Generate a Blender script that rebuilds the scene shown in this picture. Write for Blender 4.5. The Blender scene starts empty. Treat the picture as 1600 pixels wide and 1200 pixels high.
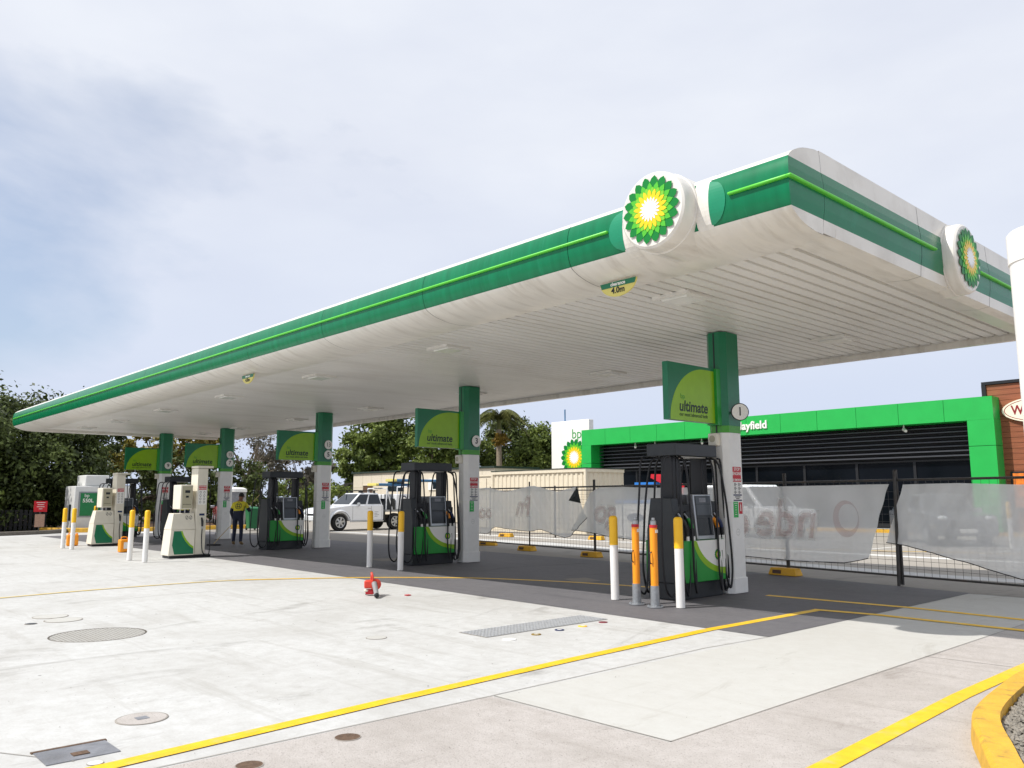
import bpy, bmesh, math, random
import numpy as np
from mathutils import Vector, Matrix
random.seed(7); rng = np.random.default_rng(7)
R = math.radians
sc = bpy.context.scene
COL = sc.collection

# ------------------------------------------------------------------ camera
cam = bpy.data.cameras.new('camera'); cam.sensor_width = 36.0; cam.sensor_fit = 'HORIZONTAL'
cam.lens = 36.0 * 1282.58 / 1600.0; cam.clip_start = 0.05; cam.clip_end = 2000
co = bpy.data.objects.new('camera', cam); COL.objects.link(co); sc.camera = co
_r = Vector((0.67481396, 0.73798391, -0.00242)); _u = Vector((0.10349697, -0.09139004, 0.99042225)); _f = Vector((-0.73069453, 0.66860123, 0.13805037))
co.matrix_world = Matrix(((_r.x, _u.x, -_f.x, 0), (_r.y, _u.y, -_f.y, 0), (_r.z, _u.z, -_f.z, 1.5), (0, 0, 0, 1)))

# ------------------------------------------------------------------ world, sun, exposure
SUN = Vector((-0.30, -0.72, 1.0)).normalized()
EL = math.asin(SUN.z); AZ = math.atan2(SUN.x, SUN.y)
w = bpy.data.worlds.new('World'); sc.world = w; w.use_nodes = True
nt = w.node_tree; nt.nodes.clear()
def N(t, **k):
    n = nt.nodes.new(t)
    for a, b in k.items(): setattr(n, a, b)
    return n
out = N('ShaderNodeOutputWorld'); bg = N('ShaderNodeBackground'); bg.inputs[1].default_value = 0.108
sky = N('ShaderNodeTexSky', sky_type='NISHITA', sun_disc=False, sun_elevation=EL, sun_rotation=AZ)
sky.air_density = 1.0; sky.dust_density = 1.5; sky.ozone_density = 2.2
tc = N('ShaderNodeTexCoord'); mp = N('ShaderNodeMapping'); mp.inputs['Scale'].default_value = (1, 1, 2.6); mp.inputs['Location'].default_value = (0.35, 0.1, 0.2)
nz = N('ShaderNodeTexNoise'); nz.inputs['Scale'].default_value = 2.1; nz.inputs['Detail'].default_value = 7; nz.inputs['Roughness'].default_value = 0.52; nz.inputs['Distortion'].default_value = 0.35
rp = N('ShaderNodeValToRGB'); rp.color_ramp.elements[0].position = 0.24; rp.color_ramp.elements[0].color = (0.42,)*3 + (1,); rp.color_ramp.elements[1].position = 0.42; rp.color_ramp.elements[1].color = (1, 1, 1, 1)
nz2 = N('ShaderNodeTexNoise'); nz2.inputs['Scale'].default_value = 2.2; nz2.inputs['Detail'].default_value = 5; nz2.inputs['Roughness'].default_value = 0.5
rp2 = N('ShaderNodeValToRGB'); rp2.color_ramp.elements[0].position = 0.35; rp2.color_ramp.elements[0].color = (5.05, 5.35, 6.15, 1); rp2.color_ramp.elements[1].position = 0.62; rp2.color_ramp.elements[1].color = (5.9, 6.15, 6.7, 1)
mx = N('ShaderNodeMix', data_type='RGBA')
L_ = nt.links.new
L_(tc.outputs['Generated'], mp.inputs[0]); L_(mp.outputs[0], nz.inputs['Vector']); L_(mp.outputs[0], nz2.inputs['Vector'])
_d = (_r * -0.60 + _u * 0.22 + _f).normalized()
dt = N('ShaderNodeVectorMath', operation='DOT_PRODUCT'); dt.inputs[1].default_value = tuple(_d); L_(tc.outputs['Generated'], dt.inputs[0])
gr = N('ShaderNodeMapRange'); gr.inputs[1].default_value = 0.970; gr.inputs[2].default_value = 1.0; gr.inputs[4].default_value = -0.20; L_(dt.outputs['Value'], gr.inputs[0])
ad = N('ShaderNodeMath', operation='ADD'); L_(nz.outputs['Fac'], ad.inputs[0]); L_(gr.outputs[0], ad.inputs[1])
L_(ad.outputs[0], rp.inputs[0]); L_(nz2.outputs['Fac'], rp2.inputs[0])
sx_ = N('ShaderNodeSeparateXYZ'); L_(tc.outputs['Generated'], sx_.inputs[0])
hz = N('ShaderNodeMapRange'); hz.inputs[1].default_value = 0.05; hz.inputs[2].default_value = 0.40; L_(sx_.outputs['Z'], hz.inputs[0])
mh = N('ShaderNodeMix', data_type='RGBA'); mh.inputs[6].default_value = (4.55, 5.1, 6.3, 1); L_(hz.outputs[0], mh.inputs[0]); L_(rp2.outputs[0], mh.inputs[7])
L_(rp.outputs[0], mx.inputs[0]); L_(sky.outputs[0], mx.inputs[6]); L_(mh.outputs[2], mx.inputs[7])
L_(mx.outputs[2], bg.inputs[0]); L_(bg.outputs[0], out.inputs[0])
sl = bpy.data.lights.new('sun', 'SUN'); sl.energy = 3.45; sl.angle = R(0.6); sl.color = (1.0, 0.965, 0.91)
so = bpy.data.objects.new('sun', sl); COL.objects.link(so); so.location = (-20, -30, 50)
so.rotation_euler = SUN.to_track_quat('Z', 'Y').to_euler()
sc.view_settings.view_transform = 'Standard'; sc.view_settings.look = 'None'; sc.view_settings.gamma = 1.0; sc.view_settings.exposure = 0.42

# ------------------------------------------------------------------ materials
def hx(s):
    s = s.lstrip('#'); o = []
    for i in (0, 2, 4):
        c = int(s[i:i+2], 16) / 255; o.append(c / 12.92 if c <= 0.04045 else ((c + 0.055) / 1.055) ** 2.4)
    return tuple(o)
def mat(name, col, rough=0.5, metal=0.0, var=0.12, scale=6.0, bump=0.0, bscale=60.0, dirt=None, dirt_scale=3.0, dirt_lo=0.5, dirt_hi=0.75, spec=0.5, coat=0.0, stretch=None):
    if isinstance(col, str): col = hx(col)
    m = bpy.data.materials.new(name); m.use_nodes = True; t = m.node_tree; b = t.nodes['Principled BSDF']
    b.inputs['Roughness'].default_value = rough; b.inputs['Metallic'].default_value = metal
    b.inputs['Specular IOR Level'].default_value = spec; b.inputs['Coat Weight'].default_value = coat; b.inputs['Coat Roughness'].default_value = 0.08
    c = t.nodes.new('ShaderNodeTexCoord'); n = t.nodes.new('ShaderNodeTexNoise'); n.inputs['Scale'].default_value = scale; n.inputs['Detail'].default_value = 6
    mpn = t.nodes.new('ShaderNodeMapping'); t.links.new(c.outputs['Object'], mpn.inputs[0])
    if stretch: mpn.inputs['Scale'].default_value = stretch
    t.links.new(mpn.outputs[0], n.inputs['Vector'])
    rr = t.nodes.new('ShaderNodeValToRGB'); e = rr.color_ramp.elements
    e[0].position = 0.3; e[1].position = 0.7
    e[0].color = tuple(x * (1 - var) for x in col) + (1,); e[1].color = tuple(min(1, x * (1 + var * 0.6)) for x in col) + (1,)
    t.links.new(n.outputs['Fac'], rr.inputs[0]); last = rr.outputs[0]
    if dirt:
        d = hx(dirt) if isinstance(dirt, str) else dirt
        n2 = t.nodes.new('ShaderNodeTexNoise'); n2.inputs['Scale'].default_value = dirt_scale; n2.inputs['Detail'].default_value = 9; n2.inputs['Roughness'].default_value = 0.62
        t.links.new(mpn.outputs[0], n2.inputs['Vector'])
        r2 = t.nodes.new('ShaderNodeMapRange'); r2.inputs[1].default_value = dirt_lo; r2.inputs[2].default_value = dirt_hi; r2.inputs[4].default_value = 0.75
        t.links.new(n2.outputs['Fac'], r2.inputs[0])
        mm = t.nodes.new('ShaderNodeMix'); mm.data_type = 'RGBA'; mm.inputs[7].default_value = d + (1,)
        t.links.new(r2.outputs[0], mm.inputs[0]); t.links.new(last, mm.inputs[6]); last = mm.outputs[2]
    t.links.new(last, b.inputs['Base Color'])
    if bump:
        n3 = t.nodes.new('ShaderNodeTexNoise'); n3.inputs['Scale'].default_value = bscale; n3.inputs['Detail'].default_value = 4
        t.links.new(c.outputs['Object'], n3.inputs['Vector']); bp = t.nodes.new('ShaderNodeBump'); bp.inputs['Strength'].default_value = bump; bp.inputs['Distance'].default_value = 0.02
        t.links.new(n3.outputs['Fac'], bp.inputs['Height']); t.links.new(bp.outputs[0], b.inputs['Normal'])
    return m
def concrete(name, base, stain, dark, speck=0.5, pit=0.0, rough=0.85, bump=0.25, ss=0.35):
    """large stains, trowel streaks, oil spots and small dark specks"""
    m = bpy.data.materials.new(name); m.use_nodes = True; t = m.node_tree; b = t.nodes['Principled BSDF']
    b.inputs['Roughness'].default_value = rough; b.inputs['Specular IOR Level'].default_value = 0.3
    c = t.nodes.new('ShaderNodeTexCoord').outputs['Object']
    def noise(s, d=8, ro=0.6, st=None, di=0.0):
        n = t.nodes.new('ShaderNodeTexNoise'); n.inputs['Scale'].default_value = s; n.inputs['Detail'].default_value = d; n.inputs['Roughness'].default_value = ro; n.inputs['Distortion'].default_value = di
        if st:
            q = t.nodes.new('ShaderNodeMapping'); q.inputs['Scale'].default_value = st; q.inputs['Rotation'].default_value = (0, 0, 0.25); t.links.new(c, q.inputs[0]); t.links.new(q.outputs[0], n.inputs['Vector'])
        else: t.links.new(c, n.inputs['Vector'])
        return n.outputs['Fac']
    def rng_(x, a, bb, to=1.0):
        q = t.nodes.new('ShaderNodeMapRange'); q.inputs[1].default_value = a; q.inputs[2].default_value = bb; q.inputs[4].default_value = to; t.links.new(x, q.inputs[0]); return q.outputs[0]
    def mixc(f, a, col):
        q = t.nodes.new('ShaderNodeMix'); q.data_type = 'RGBA'; t.links.new(f, q.inputs[0])
        if isinstance(a, tuple): q.inputs[6].default_value = a + (1,)
        else: t.links.new(a, q.inputs[6])
        q.inputs[7].default_value = col + (1,); return q.outputs[2]
    base, stain, dark = hx(base), hx(stain), hx(dark)
    x = mixc(rng_(noise(ss, 9, 0.62, None, 0.6), 0.44, 0.72, 0.5), base, stain)
    x = mixc(rng_(noise(6.0, 10, 0.72), 0.40, 0.75, 0.55), x, stain)
    x = mixc(rng_(noise(1.5, 9, 0.7, (0.22, 2.2, 1), 0.4), 0.54, 0.74, 0.75), x, stain)
    x = mixc(rng_(noise(2.4, 9, 0.75, (2.6, 0.4, 1), 0.3), 0.60, 0.76, 0.6), x, stain)
    x = mixc(rng_(noise(0.8, 11, 0.74, (1.3, 0.5, 1), 0.9), 0.57, 0.75, 0.8), x, dark)
    x = mixc(rng_(noise(45, 4, 0.65), 0.52, 0.8, 0.45), x, stain)
    v = t.nodes.new('ShaderNodeTexVoronoi'); v.inputs['Scale'].default_value = 3.1; t.links.new(c, v.inputs['Vector'])
    q = t.nodes.new('ShaderNodeMapRange'); q.inputs[1].default_value = 0.055; q.inputs[2].default_value = 0.03; q.inputs[4].default_value = speck; t.links.new(v.outputs['Distance'], q.inputs[0])
    gate = rng_(noise(0.45, 3), 0.5, 0.6); mu = t.nodes.new('ShaderNodeMath'); mu.operation = 'MULTIPLY'; t.links.new(q.outputs[0], mu.inputs[0]); t.links.new(gate, mu.inputs[1])
    x = mixc(mu.outputs[0], x, tuple(k * 0.35 for k in dark))
    if pit: x = mixc(rng_(noise(95, 2, 0.5), 0.60, 0.70, pit), x, tuple(k * 0.8 for k in dark))
    t.links.new(x, b.inputs['Base Color'])
    bp = t.nodes.new('ShaderNodeBump'); bp.inputs['Strength'].default_value = bump; bp.inputs['Distance'].default_value = 0.01
    t.links.new(noise(70, 5, 0.7), bp.inputs['Height']); t.links.new(bp.outputs[0], b.inputs['Normal'])
    return m
def leafmat(name, a, bcol, trans=0.25):
    m = bpy.data.materials.new(name); m.use_nodes = True; t = m.node_tree; b = t.nodes['Principled BSDF']
    g = t.nodes.new('ShaderNodeNewGeometry'); rr = t.nodes.new('ShaderNodeValToRGB'); e = rr.color_ramp.elements
    e[0].color = hx(a) + (1,); e[1].color = hx(bcol) + (1,)
    c = t.nodes.new('ShaderNodeTexCoord'); n = t.nodes.new('ShaderNodeTexNoise'); n.inputs['Scale'].default_value = 0.75; n.inputs['Detail'].default_value = 3; t.links.new(c.outputs['Object'], n.inputs['Vector'])
    q = t.nodes.new('ShaderNodeMapRange'); q.inputs[1].default_value = 0.35; q.inputs[2].default_value = 0.65; t.links.new(n.outputs['Fac'], q.inputs[0])
    mxx = t.nodes.new('ShaderNodeMix'); mxx.inputs[0].default_value = 0.5; t.links.new(g.outputs['Random Per Island'], mxx.inputs[2]); t.links.new(q.outputs[0], mxx.inputs[3]); t.links.new(mxx.outputs[0], rr.inputs[0])
    t.links.new(rr.outputs[0], b.inputs['Base Color']); b.inputs['Roughness'].default_value = 0.55; b.inputs['Specular IOR Level'].default_value = 0.35
    tr = t.nodes.new('ShaderNodeBsdfTranslucent'); t.links.new(rr.outputs[0], tr.inputs[0]); ms = t.nodes.new('ShaderNodeMixShader'); ms.inputs[0].default_value = trans
    t.links.new(b.outputs[0], ms.inputs[1]); t.links.new(tr.outputs[0], ms.inputs[2]); t.links.new(ms.outputs[0], t.nodes['Material Output'].inputs[0])
    return m
def clothmat(name, col, alpha):
    m = bpy.data.materials.new(name); m.use_nodes = True; t = m.node_tree; b = t.nodes['Principled BSDF']
    c = t.nodes.new('ShaderNodeTexCoord'); n = t.nodes.new('ShaderNodeTexNoise'); n.inputs['Scale'].default_value = 1.3; n.inputs['Detail'].default_value = 5; t.links.new(c.outputs['Object'], n.inputs['Vector'])
    r = t.nodes.new('ShaderNodeMapRange'); r.inputs[1].default_value = 0.3; r.inputs[2].default_value = 0.7; r.inputs[3].default_value = alpha - 0.07; r.inputs[4].default_value = alpha + 0.07; t.links.new(n.outputs['Fac'], r.inputs[0])
    b.inputs['Base Color'].default_value = hx(col) + (1,); b.inputs['Roughness'].default_value = 0.8; b.inputs['Specular IOR Level'].default_value = 0.2
    tl = t.nodes.new('ShaderNodeBsdfTranslucent'); tl.inputs[0].default_value = hx(col) + (1,)
    m0 = t.nodes.new('ShaderNodeMixShader'); m0.inputs[0].default_value = 0.5; t.links.new(b.outputs[0], m0.inputs[1]); t.links.new(tl.outputs[0], m0.inputs[2])
    tp = t.nodes.new('ShaderNodeBsdfTransparent'); ms = t.nodes.new('ShaderNodeMixShader')
    t.links.new(r.outputs[0], ms.inputs[0]); t.links.new(tp.outputs[0], ms.inputs[1]); t.links.new(m0.outputs[0], ms.inputs[2]); t.links.new(ms.outputs[0], t.nodes['Material Output'].inputs[0])
    return m
M = {}
M['white'] = mat('white_paint', '#e4e3de', 0.35, var=0.05, dirt='#b9b3a6', dirt_lo=0.58, dirt_hi=0.85)
M['fwhite'] = mat('fascia_white', '#e0dcd4', 0.32, var=0.06, scale=3, dirt='#a59d90', dirt_scale=2.2, dirt_lo=0.5, dirt_hi=0.85, stretch=(2.5, 0.5, 0.5))
M['fgreen'] = mat('fascia_green', (0.001, 0.165, 0.066), 0.24, var=0.14, scale=2.5, dirt=(0.012, 0.22, 0.11), dirt_scale=7, dirt_lo=0.56, dirt_hi=0.84, stretch=(3.5, 0.5, 0.35), spec=0.3)
M['halo'] = mat('halo_green', (0.006, 0.235, 0.115), 0.3, var=0.06)
M['strip'] = mat('light_strip_green', (0.10, 0.58, 0.04), 0.35, var=0.05)
M['soffit'] = mat('soffit_sheet', '#e3e1dc', 0.38, var=0.05, scale=2, dirt='#b9b3a9', dirt_scale=0.8, dirt_lo=0.5, dirt_hi=0.85, stretch=(1, 0.35, 1))
M['greendk'] = mat('dark_green_panel', (0.008, 0.17, 0.075), 0.28, var=0.07)
M['greenmid'] = mat('mid_green_panel', (0.02, 0.30, 0.045), 0.3, var=0.07)
M['greenbr'] = mat('bright_green_panel', (0.03, 0.45, 0.09), 0.32, var=0.06)
M['lime'] = mat('lime_panel', (0.27, 0.50, 0.012), 0.32, var=0.06)
M['limedk'] = mat('lime_green_band', (0.06, 0.33, 0.02), 0.32, var=0.06)
M['storegreen'] = mat('store_green', (0.015, 0.41, 0.068), 0.35, var=0.06, scale=1.5)
M['storegreen2'] = mat('store_reveal_green', (0.012, 0.30, 0.05), 0.4, var=0.05)
M['colwhite'] = mat('column_white', '#ecebe7', 0.4, var=0.05, dirt='#b3aea5', dirt_lo=0.6, dirt_hi=0.85)
M['cream'] = mat('pump_cream', '#e2dccb', 0.4, var=0.05, dirt='#b8ac96', dirt_lo=0.62, dirt_hi=0.85)
M['creamdk'] = mat('terminal_beige', '#b3ad93', 0.45, var=0.06)
M['charcoal'] = mat('charcoal_panel', '#282c2f', 0.42, var=0.12)
M['black'] = mat('black_rubber', '#15161a', 0.45, var=0.1)
M['screen'] = mat('screen_glass', '#262b30', 0.12, var=0.08)
M['greyface'] = mat('screen_surround', '#4a5056', 0.35, var=0.08)
M['silver'] = mat('brushed_silver', '#b4b7ba', 0.32, metal=0.6, var=0.08)
M['galv'] = mat('galvanised_steel', '#9c9fa2', 0.45, metal=0.5, var=0.18, scale=25)
M['darksteel'] = mat('dark_steel_tube', '#4a4845', 0.55, metal=0.3, var=0.25, scale=14, dirt='#5b4a3c')
M['yellow'] = mat('safety_yellow', '#ffc41c', 0.4, var=0.07, dirt='#c98f10', dirt_lo=0.62, dirt_hi=0.85)
M['orange'] = mat('safety_orange', '#fb9c18', 0.4, var=0.08)
M['bolwhite'] = mat('bollard_white', '#eeece8', 0.35, var=0.04, dirt='#c2bcb0', dirt_lo=0.62, dirt_hi=0.88)
M['red'] = mat('sign_red', '#c4202c', 0.4, var=0.08)
M['maroon'] = mat('extinguisher_cabinet_red', '#7c2630', 0.45, var=0.1)
M['navy'] = mat('navy_blue', '#1d2c55', 0.6, var=0.12)
M['blue'] = mat('blue_plastic', '#2b78c9', 0.4, var=0.1)
M['pipeblue'] = mat('pipe_blue', '#3a6f99', 0.5, var=0.15)
M['ink'] = mat('print_ink', '#1b2428', 0.5, var=0.05)
M['inkgreen'] = mat('ultimate_ink', '#0d2a1c', 0.4, var=0.05)
M['printwhite'] = mat('print_white', '#eceae4', 0.4, var=0.03)
M['signyellow'] = mat('clearance_yellow', '#dccf72', 0.4, var=0.04)
M['h1'] = mat('petal_dark_green', (0.004, 0.19, 0.032), 0.4, var=0.04, spec=.25)
M['h2'] = mat('petal_green', (0.07, 0.46, 0.02), 0.4, var=0.04)
M['h3'] = mat('petal_lime', (0.18, 0.52, 0.02), 0.4, var=0.04)
M['h4'] = mat('petal_yellow', (0.85, 0.58, 0.01), 0.3, var=0.04)
M['h5'] = mat('petal_white', (0.88, 0.88, 0.86), 0.3, var=0.02)
M['conc'] = concrete('concrete_new', '#c3c3c1', '#a19e98', '#77736d', speck=0.9, ss=0.45)
M['concold'] = concrete('concrete_old', '#b9b3ae', '#99928b', '#766e67', speck=0.5, pit=0.55, bump=0.6, ss=0.5)
M['slab'] = concrete('concrete_slab', '#bdbcb7', '#b0ada6', '#98938a', speck=0.5, ss=0.3)
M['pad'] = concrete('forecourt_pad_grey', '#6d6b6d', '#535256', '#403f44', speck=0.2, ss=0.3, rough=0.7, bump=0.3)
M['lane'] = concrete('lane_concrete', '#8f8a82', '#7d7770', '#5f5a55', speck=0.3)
M['asph'] = concrete('car_park_surface', '#a19b92', '#8d877e', '#736d66', speck=0.2, pit=0.4, ss=0.15)
M['liney'] = mat('line_yellow', '#eabb12', 0.55, var=0.12, scale=9, dirt='#c9b98a', dirt_scale=5, dirt_lo=0.53, dirt_hi=0.78, bump=0.2, bscale=90)
M['lineyf'] = mat('line_yellow_faded', '#d9bd62', 0.6, var=0.12, scale=9, dirt='#c4bca8', dirt_scale=4, dirt_lo=0.42, dirt_hi=0.7)
M['linew'] = mat('line_white', '#d8d6d0', 0.6, var=0.1)
M['kerby'] = mat('kerb_yellow', '#d6a632', 0.6, var=0.15, scale=8, dirt='#6f6040', dirt_scale=7, dirt_lo=0.54, dirt_hi=0.74, bump=0.5, bscale=40)
M['kerbg'] = mat('kerb_grey', '#6b655d', 0.8, var=0.2, bump=0.4)
M['joint'] = mat('joint_filler', '#948e86', 0.9, var=0.2)
M['iron'] = mat('cast_iron', '#6a5442', 0.65, metal=0.3, var=0.3, scale=30, bump=0.5)
M['palesteel'] = mat('pale_grate_steel', '#a9abad', 0.55, var=0.15, scale=20)
M['steelplate'] = mat('steel_plate', '#8f9095', 0.5, metal=0.4, var=0.25, scale=12, dirt='#55504b', bump=0.3)
M['gravel'] = mat('gravel_stone', '#8d877d', 0.9, var=0.35, scale=18, bump=0.6)
M['glassdk'] = mat('store_glass', '#0b0f14', 0.1, var=0.2, scale=0.7, spec=0.12)
M['louvre'] = mat('louvre_slat', '#4b4d52', 0.4, metal=0.3, var=0.12)
M['wallstore'] = mat('store_wall', '#30343a', 0.7, var=0.1)
M['timber'] = mat('timber_cladding', '#8f5234', 0.6, var=0.25, scale=3, stretch=(0.4, 1, 6))
M['ovalcream'] = mat('oval_sign_cream', '#f0e6cf', 0.4, var=0.04)
M['ovalred'] = mat('oval_sign_red', '#8c1f28', 0.4, var=0.05)
M['poster'] = mat('poster_orange', '#e07a2a', 0.4, var=0.6, scale=5)
M['shed'] = mat('shed_cream', '#d4cab7', 0.6, var=0.06, dirt='#b3a283', dirt_lo=0.6, dirt_hi=0.85)
M['contcream'] = mat('container_cream', '#dacfb9', 0.5, var=0.06, dirt='#a08a68', dirt_lo=0.62, dirt_hi=0.85)
M['darkgreen'] = mat('roof_edge_green', '#27352d', 0.5, var=0.1)
M['brown'] = mat('brown_door', '#5b4431', 0.6, var=0.15)
M['carwhite'] = mat('car_white', '#e6e8ea', 0.25, var=0.02, coat=0.5)
M['cargrey'] = mat('car_grey', '#54585e', 0.25, var=0.04, coat=0.5)
M['carred'] = mat('car_red', '#8e2f37', 0.25, var=0.04, coat=0.5)
M['carglass'] = mat('car_glass', '#1b242b', 0.06, var=0.15, scale=2)
M['tyre'] = mat('tyre_rubber', '#141414', 0.8, var=0.2)
M['rim'] = mat('alloy_rim', '#b9bcbf', 0.3, metal=0.7, var=0.05)
M['lampred'] = mat('tail_lamp', '#a01018', 0.2, var=0.05)
M['lampw'] = mat('head_lamp', '#c9ced2', 0.15, var=0.05)
M['skin'] = mat('skin', '#7a513b', 0.55, var=0.08)
M['hiviz'] = mat('hi_vis_yellow', '#c9bd2c', 0.8, var=0.12, scale=14)
M['navycloth'] = mat('navy_cloth', '#1c2236', 0.85, var=0.2, scale=14)
M['boot'] = mat('tan_boot', '#8a7350', 0.7, var=0.15)
M['hair'] = mat('dark_hair', '#15110f', 0.7, var=0.2)
M['wood'] = mat('pale_wood_handle', '#c9b183', 0.55, var=0.12)
M['blowred'] = mat('blower_red', '#d5402c', 0.35, var=0.06)
M['blowgrey'] = mat('blower_grey', '#8b8b8b', 0.5, var=0.08)
M['bark'] = mat('bark', '#54483b', 0.9, var=0.3, scale=12, bump=0.6, bscale=30)
M['barkpale'] = mat('bark_pale', '#8c7f6d', 0.9, var=0.25, scale=12, bump=0.5)
M['leafdark'] = leafmat('leaf_dark', '#18240f', '#6a783c', 0.2)
M['leafmid'] = leafmat('leaf_mid', '#2f441a', '#8a9848', 0.25)
M['leafyel'] = leafmat('leaf_yellow_green', '#5c5a26', '#a3933f', 0.25)
M['leafgrey'] = leafmat('leaf_grey', '#4c4a40', '#7d7767', 0.25)
M['leafpalm'] = leafmat('leaf_palm', '#333f1e', '#7a7b40', 0.25)
M['leafgold'] = leafmat('palm_fruit', '#6e5a20', '#a88934', 0.15)
M['cloth'] = clothmat('shade_mesh', '#eeeeea', 0.85)
M['clothdk'] = mat('shade_mesh_folded', '#3a3f3d', 0.9, var=0.15)
M['clothred'] = clothmat('banner_red_print', '#bd746c', 0.25)
M['clothwht'] = clothmat('banner_pale_print', '#f0eee8', 0.36)
M['plasticy'] = mat('block_yellow', '#d9a31c', 0.55, var=0.15, dirt='#8c6a1c', dirt_lo=0.58, dirt_hi=0.8)
M['tankwhite'] = mat('tank_white', '#d9d9d6', 0.45, var=0.05, dirt='#aaa69d', dirt_lo=0.6, dirt_hi=0.85)
M['greenpanel'] = mat('tank_green_panel', '#1e7a45', 0.35, var=0.1)
M['extpaper'] = mat('notice_tan', '#a88672', 0.6, var=0.2, scale=20)
M['bingreen'] = mat('bin_green', '#1f6b40', 0.5, var=0.08)
M['lens'] = mat('lamp_lens', '#d9d9d4', 0.2, var=0.05)

# ------------------------------------------------------------------ mesh builder
_tx = {}
def textgeo(s, size, ext, bold, shear):
    k = (s, size, ext, bold, shear)
    if k not in _tx:
        cu = bpy.data.curves.new('t', 'FONT'); cu.body = s; cu.size = size; cu.extrude = ext; cu.offset = bold; cu.shear = shear; cu.align_x = 'CENTER'; cu.align_y = 'CENTER'; cu.resolution_u = 3
        ob = bpy.data.objects.new('t', cu); COL.objects.link(ob); dg = bpy.context.evaluated_depsgraph_get(); dg.update()
        me = bpy.data.meshes.new_from_object(ob.evaluated_get(dg))
        _tx[k] = ([tuple(v.co) for v in me.vertices], [tuple(p.vertices) for p in me.polygons])
        bpy.data.objects.remove(ob); bpy.data.curves.remove(cu); bpy.data.meshes.remove(me)
    return _tx[k]
class MB:
    def __init__(s): s.v = []; s.f = []; s.m = []
    def add(s, vs, fs, mi=0):
        b = len(s.v); s.v += [tuple(v) for v in vs]; s.f += [tuple(i + b for i in f) for f in fs]; s.m += [mi] * len(fs); return s
    def box(s, x0, x1, y0, y1, z0, z1, mi=0):
        vs = [(x, y, z) for z in (z0, z1) for y in (y0, y1) for x in (x0, x1)]
        return s.add(vs, [(0, 2, 3, 1), (4, 5, 7, 6), (0, 1, 5, 4), (2, 6, 7, 3), (0, 4, 6, 2), (1, 3, 7, 5)], mi)
    def hexa(s, b4, t4, mi=0):  # two quads (ccw seen from above)
        return s.add(list(b4) + list(t4), [(3, 2, 1, 0), (4, 5, 6, 7), (0, 1, 5, 4), (1, 2, 6, 5), (2, 3, 7, 6), (3, 0, 4, 7)], mi)
    def prism(s, pts, o, u, v, wd, mi=0, cap=True):  # polygon in (u,v) swept along wd
        o, u, v, wd = Vector(o), Vector(u), Vector(v), Vector(wd); n = len(pts)
        A = [o + u * a + v * b for a, b in pts]; B = [p + wd for p in A]
        fs = [(i, (i + 1) % n, n + (i + 1) % n, n + i) for i in range(n)]
        if cap: fs += [tuple(range(n))[::-1], tuple(range(n, 2 * n))]
        return s.add(A + B, fs, mi)
    def tube(s, pts, r, n=8, mi=0, cap=True):
        P = [Vector(p) for p in pts]; k = len(P); rs = r if isinstance(r, (list, tuple)) else [r] * k
        vs = []; ref = None
        for i in range(k):
            d = (P[min(i + 1, k - 1)] - P[max(i - 1, 0)]).normalized()
            if ref is None: ref = d.orthogonal().normalized()
            else: ref = (ref - d * ref.dot(d)); ref = ref.normalized() if ref.length > 1e-6 else d.orthogonal().normalized()
            b = d.cross(ref)
            for j in range(n):
                a = 2 * math.pi * j / n; vs.append(P[i] + (ref * math.cos(a) + b * math.sin(a)) * rs[i])
        fs = [(i * n + j, i * n + (j + 1) % n, (i + 1) * n + (j + 1) % n, (i + 1) * n + j) for i in range(k - 1) for j in range(n)]
        if cap: fs += [tuple(range(n))[::-1], tuple(range((k - 1) * n, k * n))]
        return s.add(vs, fs, mi)
    def lathe(s, prof, o=(0, 0, 0), ax=(0, 0, 1), n=16, mi=0, mis=None):
        ax = Vector(ax).normalized(); u = ax.orthogonal().normalized(); v = ax.cross(u); o = Vector(o); vs = []
        for r, z in prof:
            for j in range(n):
                a = 2 * math.pi * j / n; vs.append(o + ax * z + (u * math.cos(a) + v * math.sin(a)) * r)
        for i in range(len(prof) - 1):
            pass
        b = len(s.v); s.v += [tuple(x) for x in vs]
        for i in range(len(prof) - 1):
            for j in range(n):
                s.f.append((b + i * n + j, b + i * n + (j + 1) % n, b + (i + 1) * n + (j + 1) % n, b + (i + 1) * n + j)); s.m.append(mis[i] if mis else mi)
        if prof[0][0] > 1e-4: s.f.append(tuple(b + j for j in range(n))[::-1]); s.m.append(mis[0] if mis else mi)
        if prof[-1][0] > 1e-4: s.f.append(tuple(b + (len(prof) - 1) * n + j for j in range(n))); s.m.append(mis[-1] if mis else mi)
        return s
    def sphere(s, o, r, mi=0, n=10, k=7):
        rx, ry, rz = r if isinstance(r, (tuple, list)) else (r, r, r); vs = []; o = Vector(o)
        for i in range(k + 1):
            t = math.pi * i / k
            for j in range(n):
                a = 2 * math.pi * j / n; vs.append((o.x + rx * math.sin(t) * math.cos(a), o.y + ry * math.sin(t) * math.sin(a), o.z - rz * math.cos(t)))
        return s.add(vs, [(i * n + j, i * n + (j + 1) % n, (i + 1) * n + (j + 1) % n, (i + 1) * n + j) for i in range(k) for j in range(n)], mi)
    def text(s, t, size, o, u, v, ext=0.002, bold=0.0, shear=0.0, mi=0, sx=1.0):
        o, u, v = Vector(o), Vector(u), Vector(v); nn = u.cross(v); vs, fs = textgeo(t, size, ext, bold, shear)
        return s.add([o + u * (a * sx) + v * b + nn * c for a, b, c in vs], fs, mi)
    def sheet(s, pts, z, mi=0): return s.add([(x, y, z) for x, y in pts], [tuple(range(len(pts)))], mi)
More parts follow.
